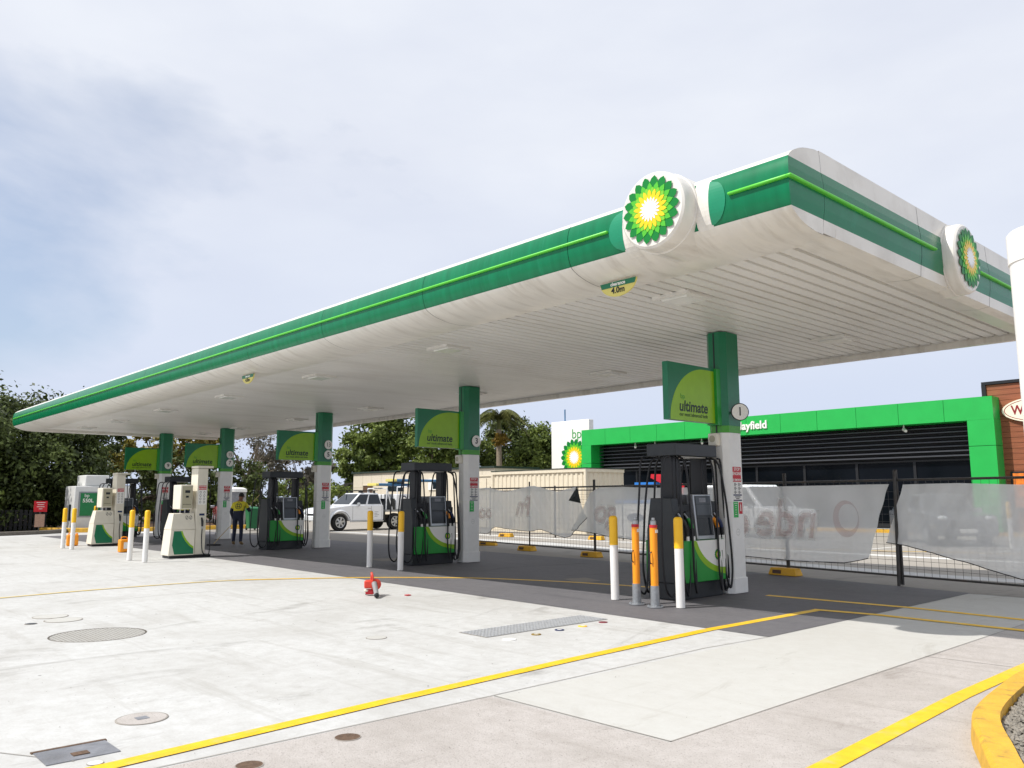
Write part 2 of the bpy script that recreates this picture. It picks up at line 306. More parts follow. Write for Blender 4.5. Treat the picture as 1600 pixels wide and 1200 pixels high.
    def ribbon(s, pts, wd, z, mi=0):
        P = [Vector((x, y, 0)) for x, y in pts]; vs = []
        for i, p in enumerate(P):
            d = (P[min(i + 1, len(P) - 1)] - P[max(i - 1, 0)]).normalized(); n = Vector((-d.y, d.x, 0)) * wd / 2
            vs += [(p.x + n.x, p.y + n.y, z), (p.x - n.x, p.y - n.y, z)]
        return s.add(vs, [(2 * i, 2 * i + 1, 2 * i + 3, 2 * i + 2) for i in range(len(P) - 1)], mi)
    def build(s, name, mats, parent=None, world=False, smooth=None, bevel=0, seg=2, loc=None):
        me = bpy.data.meshes.new(name); off = Vector((0, 0, 0))
        if world and parent is not None:
            off = parent.location
        me.from_pydata([(a - off.x, b - off.y, c - off.z) for a, b, c in s.v], [], s.f)
        for m in (mats if isinstance(mats, (list, tuple)) else [mats]): me.materials.append(M[m] if isinstance(m, str) else m)
        me.polygons.foreach_set('material_index', s.m)
        if bevel == 0 and smooth is None:
            pass
        bm = bmesh.new(); bm.from_mesh(me); bmesh.ops.recalc_face_normals(bm, faces=bm.faces); bm.to_mesh(me); bm.free()
        if smooth is not None:
            me.polygons.foreach_set('use_smooth', [True] * len(me.polygons)); me.set_sharp_from_angle(angle=R(smooth))
        o = bpy.data.objects.new(name, me); COL.objects.link(o)
        if parent is not None: o.parent = parent
        if loc: o.location = loc
        if bevel:
            b = o.modifiers.new('bevel', 'BEVEL'); b.width = bevel; b.segments = seg; b.limit_method = 'ANGLE'; b.angle_limit = R(40)
            if smooth is None:
                me.polygons.foreach_set('use_smooth', [True] * len(me.polygons)); me.set_sharp_from_angle(angle=R(30))
        return o
def empty(name, loc, rz=0):
    o = bpy.data.objects.new(name, None); COL.objects.link(o); o.location = loc; o.rotation_euler = (0, 0, rz); o.empty_display_size = 0.2; return o
def tag(o, label=None, cat=None, group=None, kind=None):
    if label: o['label'] = label
    if cat: o['category'] = cat
    if group: o['group'] = group
    if kind: o['kind'] = kind
    return o
def thing(name, label, cat, loc, rz=0, group=None): return tag(empty(name, loc, rz), label, cat, group)
def struct(name, mb, m, **k): return tag(mb.build(name, m, **k), kind='structure')
def copy_tree(o, parent=None):
    c = o.copy(); COL.objects.link(c)
    if parent is not None: c.parent = parent
    for ch in list(o.children): copy_tree(ch, c)
    return c
def arc(cx, cy, r, a0, a1, n): return [(cx + r * math.cos(R(a0 + (a1 - a0) * i / n)), cy + r * math.sin(R(a0 + (a1 - a0) * i / n))) for i in range(n + 1)]
def smooth_path(pts, n=8):
    P = [Vector(p) for p in pts]; o = []
    for i in range(len(P) - 1):
        p0, p1, p2, p3 = P[max(i - 1, 0)], P[i], P[i + 1], P[min(i + 2, len(P) - 1)]
        for k in range(n):
            t = k / n; o.append(0.5 * ((2 * p1) + (p2 - p0) * t + (2 * p0 - 5 * p1 + 4 * p2 - p3) * t * t + (3 * p1 - p0 - 3 * p2 + p3) * t ** 3))
    o.append(P[-1]); return o
def sunflower(mb, o, u, v, rad, mis, lift):
    """eighteen pointed petals in five nested rings"""
    o, u, v = Vector(o), Vector(u), Vector(v); n = u.cross(v)
    rings = [(1.0, 0.82, 0), (0.81, 0.58, 1), (0.66, 0.50, 0), (0.60, 0.40, 1), (0.37, 0.21, 0)]
    for k, (ro, ri, off) in enumerate(rings):
        pts = []
        for i in range(18):
            a = 2 * math.pi * (i + 0.5 * off) / 18; h = math.pi / 18
            def P(r, aa): return (r * rad * math.cos(aa), r * rad * math.sin(aa))
            rm = (ro + ri) / 2
            pts += [P(ri, a - h), P(rm + 0.012, a - h * 0.62), P(ro, a), P(rm + 0.012, a + h * 0.62)]
        c = o + n * (lift * k); L = len(pts)
        vs = [c + u * a + v * b + n * lift for a, b in pts] + [c + n * lift]
        mb.add(vs, [(i, (i + 1) % L, L) for i in range(L)], mis[k])
HEL = ['h1', 'h2', 'h3', 'h4', 'h5']

# ================================================================== SETTING
struct('ground', MB().sheet([(-400, -200), (300, -200), (300, 400), (-400, 400)], 0.0), 'asph')
struct('concrete_apron', MB().sheet([(-41.2, -12), (14, -12), (14, 17.3), (-6.5, 17.3), (-20, 20.2), (-41.2, 20.2)], 0.002), 'conc')
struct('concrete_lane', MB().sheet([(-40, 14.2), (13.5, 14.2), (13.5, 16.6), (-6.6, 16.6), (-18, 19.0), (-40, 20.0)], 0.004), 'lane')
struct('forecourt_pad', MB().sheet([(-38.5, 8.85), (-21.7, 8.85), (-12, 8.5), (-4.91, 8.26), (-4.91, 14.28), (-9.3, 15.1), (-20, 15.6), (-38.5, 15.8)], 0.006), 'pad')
struct('concrete_slab', MB().sheet([(-4.93, 4.31), (-3.29, 4.33), (-3.33, 11.4), (-3.33, 14.1), (-4.90, 14.1), (-4.90, 8.22)], 0.0045), 'slab')
struct('old_concrete', MB().sheet([(-4.88, -6), (8, -6), (8, 14.0), (-3.32, 14.0), (-3.28, 4.32), (-4.935, 4.30)], 0.0035), 'concold')
jt = MB()
for pts, wd in [([(-4.945, -1.5), (-4.945, 4.31), (-5.0, 7.2), (-4.915, 8.25)], 0.016), ([(-4.93, 4.318), (-3.28, 4.335)], 0.015), ([(-3.285, 4.33), (-3.335, 14.0)], 0.015),
                ([(-5.39, 1.5), (-9.5, -0.9)], 0.012), ([(-2.5, 8.4), (-3.32, 8.35)], 0.016), ([(-16, -4), (-16, 1.0)], 0.02)]:
    jt.ribbon(pts, wd * 0.62, 0.0062)
struct('concrete_joint', jt, 'joint')
ln = MB()
ln.ribbon([(-5.02, -0.2), (-5.15, 1.6), (-5.34, 3.59), (-5.50, 5.8), (-5.64, 8.2)], 0.13, 0.0085)
ln.ribbon([(-5.64, 8.2), (-5.60, 10.68)], 0.13, 0.0085)
ln.ribbon([(-5.655, 10.66), (-4.87, 10.78), (-3.15, 10.72), (4, 10.6)], 0.14, 0.0105)
ln.ribbon([(-2.36, 3.0), (-2.40, 4.6), (-2.50, 6.9), (-2.51, 8.5), (-2.48, 11)], 0.13, 0.0085)
ln.ribbon(smooth_path([(-15.11, 6.9, 0), (-14.56, 7.58, 0), (-13.85, 8.67, 0), (-13.0, 9.56, 0), (-12.13, 10.27, 0), (-10.71, 10.89, 0), (-9.3, 11.25, 0), (-8.3, 11.42, 0)], 5) and [(p.x, p.y) for p in smooth_path([(-14.95, 6.9, 0), (-14.56, 7.58, 0), (-13.85, 8.67, 0), (-13.0, 9.56, 0), (-12.13, 10.27, 0), (-10.71, 10.89, 0), (-9.3, 11.25, 0), (-8.3, 11.42, 0)], 5)], 0.13, 0.0085)
ln.ribbon([(-6.95, 11.69), (-4.87, 11.81), (-3.42, 11.66), (4, 11.4)], 0.14, 0.0085)
struct('yellow_line', ln, 'liney')
struct('faded_yellow_line', MB().ribbon([(p.x, p.y) for p in smooth_path([(-14.4, 0.8, 0), (-14.84, 2.92, 0), (-15.07, 4.35, 0), (-15.11, 5.98, 0), (-14.95, 6.9, 0)], 5)], 0.10, 0.0085), 'lineyf')
wl = MB()
for x in (-17, -14, -11, -8, -5, -2): wl.ribbon([(x, 24), (x + 0.2, 31)], 0.12, 0.0045)
wl.ribbon([(-30, 22.6), (4, 21.4)], 0.5, 0.0045)
for x in (-24, -27): wl.ribbon([(x, 22.8), (x - 2.2, 29)], 0.12, 0.009)
struct('parking_line', wl, 'linew')
struct('parking_line_yellow', MB().ribbon([(-16.5, 21.0), (-6, 25.5)], 0.11, 0.009), 'liney')
# pale repair patches in the pad
struct('pad_patch', MB().sheet([(-10.96, 11.31), (-10.84, 11.8), (-10.22, 11.56), (-10.27, 11.01)], 0.0075).sheet([(-17.9, 11.5), (-17.7, 12.2), (-16.9, 12.0), (-17.0, 11.3)], 0.0075), 'lane')
# traffic-island kerb and gravel
def kerb(name, outer, wd, h, m, side=1):
    P = smooth_path([(x, y, 0) for x, y in outer], 6); mb = MB(); prof = [(0, 0.0), (0.012, h - 0.02), (0.035, h), (wd, h), (wd, 0.0)]; vs = []; n = len(prof)
    for i, p in enumerate(P):
        d = (P[min(i + 1, len(P) - 1)] - P[max(i - 1, 0)]).normalized(); nn = Vector((d.y, -d.x, 0)) * side
        for a, z in prof: vs.append((p.x + nn.x * a, p.y + nn.y * a, z + 0.002))
    fs = [(i * n + j, i * n + j + 1, (i + 1) * n + j + 1, (i + 1) * n + j) for i in range(len(P) - 1) for j in range(n - 1)] + [tuple(range(n)), tuple(range((len(P) - 1) * n, len(P) * n))]
    mb.add(vs, fs); return struct(name, mb, m, smooth=40)
KO = [(0.6, 2.9), (-0.6, 3.55), (-1.45, 4.52), (-1.84, 5.28), (-2.12, 6.0), (-2.26, 6.95), (-2.31, 7.8), (-2.2, 9.2), (-1.7, 10.3)]
kerb('island_kerb', KO, 0.17, 0.13, 'kerby')
bed = [(-0.6 + 0.12, 3.7), (-1.33, 4.62), (-1.70, 5.34), (-1.97, 6.04), (-2.11, 6.97), (-2.15, 7.8), (-2.05, 9.15), (-1.6, 10.15), (2, 10.2), (2, 3.4)]
struct('garden_bed', MB().sheet(bed, 0.06), 'gravel')
gv = MB()
for i in range(5200):
    y = rng.uniform(4.6, 8.0); xo = np.interp(y, [4.52, 5.28, 6.0, 6.95, 7.8], [-1.28, -1.67, -1.95, -2.09, -2.14]); x = xo + rng.uniform(0.01, 0.75) ** 1.25
    r = rng.uniform(0.008, 0.024); a = rng.uniform(0, 6.28); z = 0.065 + rng.uniform(0, 0.02); q = [(r * math.cos(a + k * 1.57) * rng.uniform(.7, 1.3), r * math.sin(a + k * 1.57) * rng.uniform(.7, 1.3)) for k in range(4)]
    gv.add([(x + p, y + s, z) for p, s in q] + [(x + rng.uniform(-.3, .3) * r, y + rng.uniform(-.3, .3) * r, z + r * rng.uniform(.5, 1.0))], [(0, 1, 4), (1, 2, 4), (2, 3, 4), (3, 0, 4)])
tag(gv.build('gravel', 'gravel'), kind='stuff')
kerb('boundary_kerb', [(-38.6, -6), (-39.4, 4), (-39.9, 7.6), (-41.2, 10.2), (-43.5, 11.4)], 0.3, 0.16, 'kerbg', -1)
kerb('boundary_kerb_yellow', [(-43.4, 9.9), (-41.6, 11.1), (-40.5, 13.5), (-40.4, 19)], 0.25, 0.2, 'kerby', -1)
struct('planting_soil', MB().sheet([(-80, -30), (-40.2, -30), (-40.2, 6), (-41.8, 11), (-41, 20), (-80, 40)], 0.02), 'brown')
struct('footpath', MB().box(-36, 4, 36.2, 37.5, 0.0, 0.13), 'slab')
struct('shop_kerb', MB().box(-36, 4, 35.95, 36.2, 0.0, 0.14), 'kerby')

# ---- pit lids, grates and caps
def cover(name, label, cat, x, y, r, m, n=28, ring=None, group=None):
    mb = MB().lathe([(r, 0.0), (r, 0.006), (r * 0.93, 0.0068), (0.0, 0.0072)], (x, y, 0.001), n=n, mis=[1, 1, 0])
    return tag(mb.build(name, [m, ring or 'joint']), label, cat, group)
def grate_round(label, x, y, r, group=None):
    t = thing('drain_grate', label, 'drain grate', (x, y, 0.0)); mb = MB(); MB().lathe([(r * .96, 0.0), (r * .96, 0.0028), (0, 0.0028)], n=36).build('infill', 'slab', t)
    mb.lathe([(r, 0.0), (r, 0.0045), (r * 0.975, 0.0045), (r * 0.975, 0.002)], n=36); mb.build('rim', 'kerbg', t)
    b = MB(); k = int(r / 0.042)
    for i in range(-k, k + 1):
        a = i * 0.042; h = math.sqrt(max(r * r - a * a, 0)) * 0.95
        if h > 0.01: b.box(a - 0.004, a + 0.004, -h, h, 0.0029, 0.0036)
    for i in range(-k, k + 1):
        a = i * 0.042; h = math.sqrt(max(r * r - a * a, 0)) * 0.95
        if h > 0.01: b.box(-h, h, a - 0.003, a + 0.003, 0.0029, 0.0034)
    b.build('bars', 'kerbg', t); return t
grate_round('large round steel grate set in the pale concrete', -10.12, 2.98, 0.50)
cover('manhole_cover', 'small ribbed round lid furthest left on the concrete', 'manhole cover', -12.07, 2.96, 0.21, 'slab')
cover('manhole_cover', 'small ribbed round lid just behind the large grate', 'manhole cover', -11.62, 3.0, 0.22, 'slab')
cover('manhole_cover', 'tiny dark cap lying near the two small round lids', 'cap', -11.53, 2.62, 0.07, 'charcoal', 12)
cover('manhole_cover', 'pale concrete-filled round lid with a grey square centre', 'manhole cover', -6.09, 2.11, 0.17, 'concold')
MB().box(-6.13, -6.05, 2.07, 2.15, 0.0075, 0.0105).build('lifting_plate', 'steelplate', COL.objects['manhole_cover.003'])
cover('manhole_cover', 'grey round lid in the middle of the pale concrete', 'manhole cover', -7.8, 5.13, 0.115, 'slab')
cover('manhole_cover', 'rusty iron round lid below the long yellow line', 'manhole cover', -4.73, 2.91, 0.085, 'iron')
cover('manhole_cover', 'rusty iron round lid cut by the bottom edge of the photo', 'manhole cover', -4.63, 2.21, 0.08, 'iron')
cover('fill_cap', 'pale blue fill cap beside the steel pit lid', 'fill cap', -5.27, 1.58, 0.045, 'lens')
CAPS = [((-6.72, 6.10), 'printwhite', 'plain white fuel fill cap beside the long grate', .075), ((-6.76, 6.54), 'leafgold', 'olive brass fuel fill cap beside the long grate', .055), ((-6.80, 6.95), 'navy', 'white fuel fill cap with a navy ring beside the long grate', .055),
        ((-6.81, 7.35), 'yellow', 'white fuel fill cap with a yellow ring beside the long grate', .055), ((-6.85, 7.76), 'maroon', 'dark red fuel fill cap at the far end of the row', .055)]
for (x, y), m, lab, r in CAPS:
    t = thing('fill_cap', lab, 'fill cap', (x, y, 0.0), group='fill caps in a row beside the long grate')
    MB().lathe([(r, 0.0), (r, 0.010), (r * 0.55, 0.012), (r * 0.55, 0.008)], n=20).build('ring', m, t)
    MB().lathe([(r * 0.54, 0.0), (r * 0.54, 0.010), (0, 0.011)], n=16).build('lid', 'printwhite' if m != 'maroon' else 'maroon', t)
t = thing('drain_grate', 'long rectangular chequered grate near the row of fill caps', 'drain grate', (-7.22, 7.0, 0))
MB().box(-0.24, 0.24, -1.0, 1.0, 0.001, 0.005).build('frame', 'lane', t)
b = MB()
for i in range(40): b.box(-0.22, 0.22, -0.98 + i * 0.05, -0.98 + i * 0.05 + 0.018, 0.0055, 0.011)
for i in range(9): b.box(-0.22 + i * 0.055, -0.22 + i * 0.055 + 0.012, -0.98, 0.98, 0.0055, 0.0095)
b.build('bars', 'palesteel', t)
t = thing('pit_lid', 'worn rectangular steel pit lid in the lower left corner', 'pit lid', (-5.565, 1.56, 0))
MB().box(-0.16, 0.16, -0.2, 0.2, 0.001, 0.008).build('plate', 'steelplate', t); MB().box(-0.17, -0.14, -0.21, 0.21, 0.001, 0.010).build('hinge', 'iron', t); MB().box(0.02, 0.09, -0.04, 0.05, 0.0085, 0.013).build('handle', 'iron', t)

# ================================================================== CANOPY
X0, X1, YF, YB = -35.9, -3.74, 6.95, 15.3
can = thing('canopy', 'long white and green canopy roof over the fuel pumps', 'canopy', (-19.6, 11.1, 4.15))
PR = [(7.9, 4.22), (7.9, 4.12), (7.65, 4.10), (7.42, 4.11), (7.22, 4.15), (7.08, 4.205), (7.01, 4.255), (6.965, 4.36), (6.95, 4.46), (6.95, 4.56), (6.965, 4.66), (7.0, 4.750), (7.055, 4.802), (7.14, 4.85), (7.30, 4.915), (7.55, 4.965), (7.9, 4.985)]
_zs = []
for (ya, za), (yb, zb) in zip(PR[2:-1], PR[3:]):
    pass
_c = smooth_path([(0, y, z) for y, z in PR[1:]], 3)
PR = [PR[0]] + [(p.y, p.z) for p in _c]
def pz(i): return 1 if (PR[i][1] + PR[i + 1][1]) / 2 > 4.255 and (PR[i][1] + PR[i + 1][1]) / 2 < 4.752 else 0
RP0 = [(4.10, 0.0), (4.255, .012), (4.36, .028), (4.5, .034), (4.64, .028), (4.745, .012), (4.985, 0.0)]
def bulge(z): return float(np.interp(z, [a for a, b in RP0], [b for a, b in RP0]))
seams = [X1 - 0.0] + [-6.6 - 2.93 * k for k in range(10)] + [X0 + 0.35]
for a, b_ in zip(seams[:-1], seams[1:]):
    mb = MB(); n = len(PR); xa, xb = a - 0.004, b_ + 0.004
    vs = [((X1 + bulge(z) + .001) if a == X1 else xa, y, z) for y, z in PR] + [(xb, y, z) for y, z in PR]
    for i in range(n - 1): mb.add([vs[i], vs[i + 1], vs[n + i + 1], vs[n + i]], [(0, 1, 2, 3)], pz(i))
    o = mb.build('fascia_panel', ['fwhite', 'fgreen'], can, True)
    bmx = bmesh.new(); bmx.from_mesh(o.data); bmesh.ops.remove_doubles(bmx, verts=bmx.verts, dist=1e-4); bmesh.ops.recalc_face_normals(bmx, faces=bmx.faces); bmx.to_mesh(o.data); bmx.free()
    o.data.polygons.foreach_set('use_smooth', [True] * len(o.data.polygons)); o.data.set_sharp_from_angle(angle=R(50))
# backing just behind the seams
mb = MB(); PB = [(y + 0.03, z + (0.012 if z < 4.3 else -0.006 if z > 4.8 else 0)) for y, z in PR]
mb.add([(X1 - 0.03, y, z) for y, z in PB] + [(X0 + 0.35, y, z) for y, z in PB], [(i, i + 1, len(PB) + i + 1, len(PB) + i) for i in range(len(PB) - 1)]); mb.build('fascia_backing', 'charcoal', can, True)
# rounded far end: the front profile swept round the corner and along the far end
mb = MB(); c = (X0 + 0.95, 7.9); n = len(PR)
cols = [[(X0 + 0.35, y, z) for y, z in PR]]
for k in range(1, 9):
    a = R(90 * k / 8); ring = []
    for y, z in PR:
        d = 7.9 - y; ring.append((X0 + 0.35 - d * math.sin(a) * 0.9, 7.9 - d * math.cos(a), z))
    cols.append(ring)
cols.append([(p[0], YB - 0.4, p[2]) for p in cols[-1]])
for A, B in zip(cols[:-1], cols[1:]):
    for i in range(n - 1): mb.add([A[i], A[i + 1], B[i + 1], B[i]], [(0, 1, 2, 3)], pz(i))
o = mb.build('fascia_corner', ['fwhite', 'fgreen'], can, True)
bmx = bmesh.new(); bmx.from_mesh(o.data); bmesh.ops.remove_doubles(bmx, verts=bmx.verts, dist=1e-4); bmesh.ops.recalc_face_normals(bmx, faces=bmx.faces); bmx.to_mesh(o.data); bmx.free()
o.data.polygons.foreach_set('use_smooth', [True] * len(o.data.polygons)); o.data.set_sharp_from_angle(angle=R(50))
# near end (+X): end cap of the front profile, then flat panels running back
lo_ = [p for p in PR if p[0] <= 7.66]; ilo = min(range(len(lo_)), key=lambda i: lo_[i][1]); lo_ = sorted(lo_[ilo:], key=lambda p: p[1])
mb = MB(); zz = sorted(set([round(float(z), 4) for z in np.linspace(4.104, 4.972, 40)] + [4.255, 4.745]))
for za, zb in zip(zz[:-1], zz[1:]):
    ya, yb = (float(np.interp(z, [p[1] for p in lo_], [p[0] for p in lo_])) for z in (za, zb)); mi = 1 if 4.255 <= (za + zb) / 2 <= 4.745 else 0
    mb.add([(X1 + bulge(za), min(ya, 7.63), za), (X1 + bulge(za), 7.641, za), (X1 + bulge(zb), 7.641, zb), (X1 + bulge(zb), min(yb, 7.63), zb)], [(0, 1, 2, 3)], mi)
mb.build('fascia_end_cap', ['fwhite', 'fgreen'], can, True)
RP = [(-0.42, 4.22), (-0.42, 4.13), (-0.15, 4.10), (0.0, 4.12), (0.012, 4.255), (0.028, 4.36), (0.034, 4.5), (0.028, 4.64), (0.012, 4.745), (0.0, 4.985), (-0.5, 5.0)]
for a, b_ in [(7.646, 10.05), (10.06, 12.4), (12.41, 14.8), (14.81, 15.3)]:
    mb = MB(); n = len(RP)
    for i in range(n - 1):
        zc = (RP[i][1] + RP[i + 1][1]) / 2; mi = 1 if 4.255 < zc < 4.745 else 0
        mb.add([(X1 + RP[i][0], a, RP[i][1]), (X1 + RP[i][0], b_, RP[i][1]), (X1 + RP[i + 1][0], b_, RP[i + 1][1]), (X1 + RP[i + 1][0], a, RP[i + 1][1])], [(0, 1, 2, 3)], mi)
    mb.build('fascia_panel', ['fwhite', 'fgreen'], can, True, smooth=12)
# back edge gutter, roof sheet, soffit trays
MB().box(X0 + 0.2, X1 - 0.002, YB, YB + 0.12, 4.10, 4.99).build('rear_fascia', 'fwhite', can, True)
MB().box(X0 + 0.3, X1 - 0.1, 7.6, YB - 0.01, 4.88, 4.95).build('roof_sheet', 'galv', can, True)
mb = MB(); x = X1 - 0.42; pitch = 0.205; pts = []
while x > X0 + 0.35:
    pts += [(x, 4.212), (x - 0.128, 4.200), (x - 0.134, 4.275), (x - 0.199, 4.275)]; x -= pitch
m_ = len(pts); mb.add([(a, 7.72, z) for a, z in pts] + [(a, YB - 0.02, z) for a, z in pts], [(i, i + 1, m_ + i + 1, m_ + i) for i in range(m_ - 1)])
mb.build('soffit', 'soffit', can, True)
MB().box(X0 + 0.4, X1 - 0.05, 7.9, YB - 0.02, 4.285, 4.31).build('soffit_deck', 'charcoal', can, True)
# green light strip
mb = MB()
for xa, xb in [(X0 + 0.5, -5.95), (-4.36, X1 + 0.03)]: mb.box(xa, xb, YF - 0.04, YF + 0.012, 4.505, 4.535)
mb.box(X1 + 0.02, X1 + 0.075, YF - 0.04, 10.45, 4.505, 4.535); mb.box(X1 + 0.02, X1 + 0.075, 11.95, YB, 4.505, 4.535)
mb.build('light_strip', 'strip', can, True, bevel=0.012)
# emblem discs
def logo(o, ax, u, rad, dep, back):
    o = Vector(o); ax = Vector(ax); u = Vector(u); v = Vector((0, 0, 1))
    mb = MB(); mb.lathe([(rad * 1.03, -back), (rad * 1.03, 0.0), (rad, 0.008), (rad, dep - 0.06), (rad * 0.975, dep - 0.02), (rad * 0.92, dep), (0, dep + 0.012)], o, ax, 48)
    d = mb.build('logo_disc', 'fwhite', can, True, smooth=25)
    mb = MB(); sunflower(mb, o + ax * (dep + 0.013), u, v, rad * 0.87, [0, 1, 2, 3, 4], 0.004); e = mb.build('emblem', HEL, d, False)
    e.data.transform(Matrix.Translation(-can.location)); return d
logo((-5.17, 6.94, 4.525), (0, -1, 0), (1, 0, 0), 0.425, 0.20, 0.42)
logo((-3.72, 11.15, 4.52), (1, 0, 0), (0, 1, 0), 0.455, 0.16, 0.15)
# paler rounded plates beside the discs (follow the curved band)
def bandy(z): return float(np.interp(z, [p[1] for p in lo_], [p[0] for p in lo_]))
for sgn in (1, -1):
    mb = MB(); zs = np.linspace(4.27, 4.735, 14); vs = []
    for z in zs:
        e = 0.57 + 0.20 * math.sqrt(max(0, 1 - ((z - 4.50) / 0.235) ** 2))
        vs += [(-5.17 + sgn * 0.57, bandy(z) - 0.006, z), (-5.17 + sgn * e, bandy(z) - 0.006, z)]
    mb.add(vs, [(2 * i, 2 * i + 1, 2 * i + 3, 2 * i + 2) for i in range(13)]); mb.build('halo_plate', 'halo', can, True)
for sgn in (1, -1):
    mb = MB(); zs = np.linspace(4.10, 4.98, 20); vs = []
    PRI = lo_
    for z in zs:
        y = float(np.interp(z, [p[1] for p in PRI], [p[0] for p in PRI])) - 0.004
        vs += [(-5.17 + sgn * 0.40, y, z), (-5.17 + sgn * (0.54 + 0.05 * math.sqrt(max(0, 1 - ((z - 4.5) / 0.5) ** 2))), y, z)]
    mb.add(vs, [(2 * i, 2 * i + 1, 2 * i + 3, 2 * i + 2) for i in range(19)]); mb.build('logo_collar', 'fwhite', can, True)
# clearance signs hanging below the lip
for x in (-6.22, -16.33):
    pts = [(0.28, 0.0)] + arc(0, 0, 0.28, 0, -180, 18)[1:]
    pts = [(a, b * 0.66) for a, b in pts]
    y = 7.42; d = MB().prism([(a, b) for a, b in pts], (x, y, 4.085), (1, 0, 0), (0, 0, 1), (0, 0.02, 0), 0)
    s_ = d.build('clearance_sign', 'signyellow', can, True); s_['label'] = 'half-round yellow clearance sign' 
    t2 = MB().add([(x + a, y - 0.003, 4.085 + b) for a, b in [(-0.28, 0), (-0.257, -0.065), (0.257, -0.065), (0.28, 0)]], [(0, 1, 2, 3)], 0)
    t2.text('clearance', 0.06, (x, y - 0.005, 4.055), (1, 0, 0), (0, 0, 1), 0.001, 0.002, mi=1); t2.text('4.0m', 0.105, (x, y - 0.004, 3.975), (1, 0, 0), (0, 0, 1), 0.001, 0.002, mi=2)
    e = t2.build('lettering', ['greendk', 'printwhite', 'ink'], s_, False); e.data.transform(Matrix.Translation(-can.location))
# recessed soffit lights
for x in (-6.47, -11.6, -16.25, -21.0, -25.6, -30.1, -33.7):
    for y in (9.05, 13.45):
        l_ = MB()
        for (a, b_, c_, d_) in [(-0.3, 0.3, -0.27, -0.2), (-0.3, 0.3, 0.2, 0.27), (-0.3, -0.23, -0.2, 0.2), (0.23, 0.3, -0.2, 0.2)]: l_.box(x + a, x + b_, y + c_, y + d_, 4.165, 4.21)
        fr = l_.build('soffit_light', 'soffit', can, True)
        h = MB().hexa([(x - .2, y - .17, 4.150), (x + .2, y - .17, 4.150), (x + .2, y + .17, 4.150), (x - .2, y + .17, 4.150)], [(x - .24, y - .2, 4.2), (x + .24, y - .2, 4.2), (x + .24, y + .2, 4.2), (x - .24, y + .2, 4.2)])
        e = h.build('lamp_lens', 'lens', fr, False); e.data.transform(Matrix.Translation(-can.location))

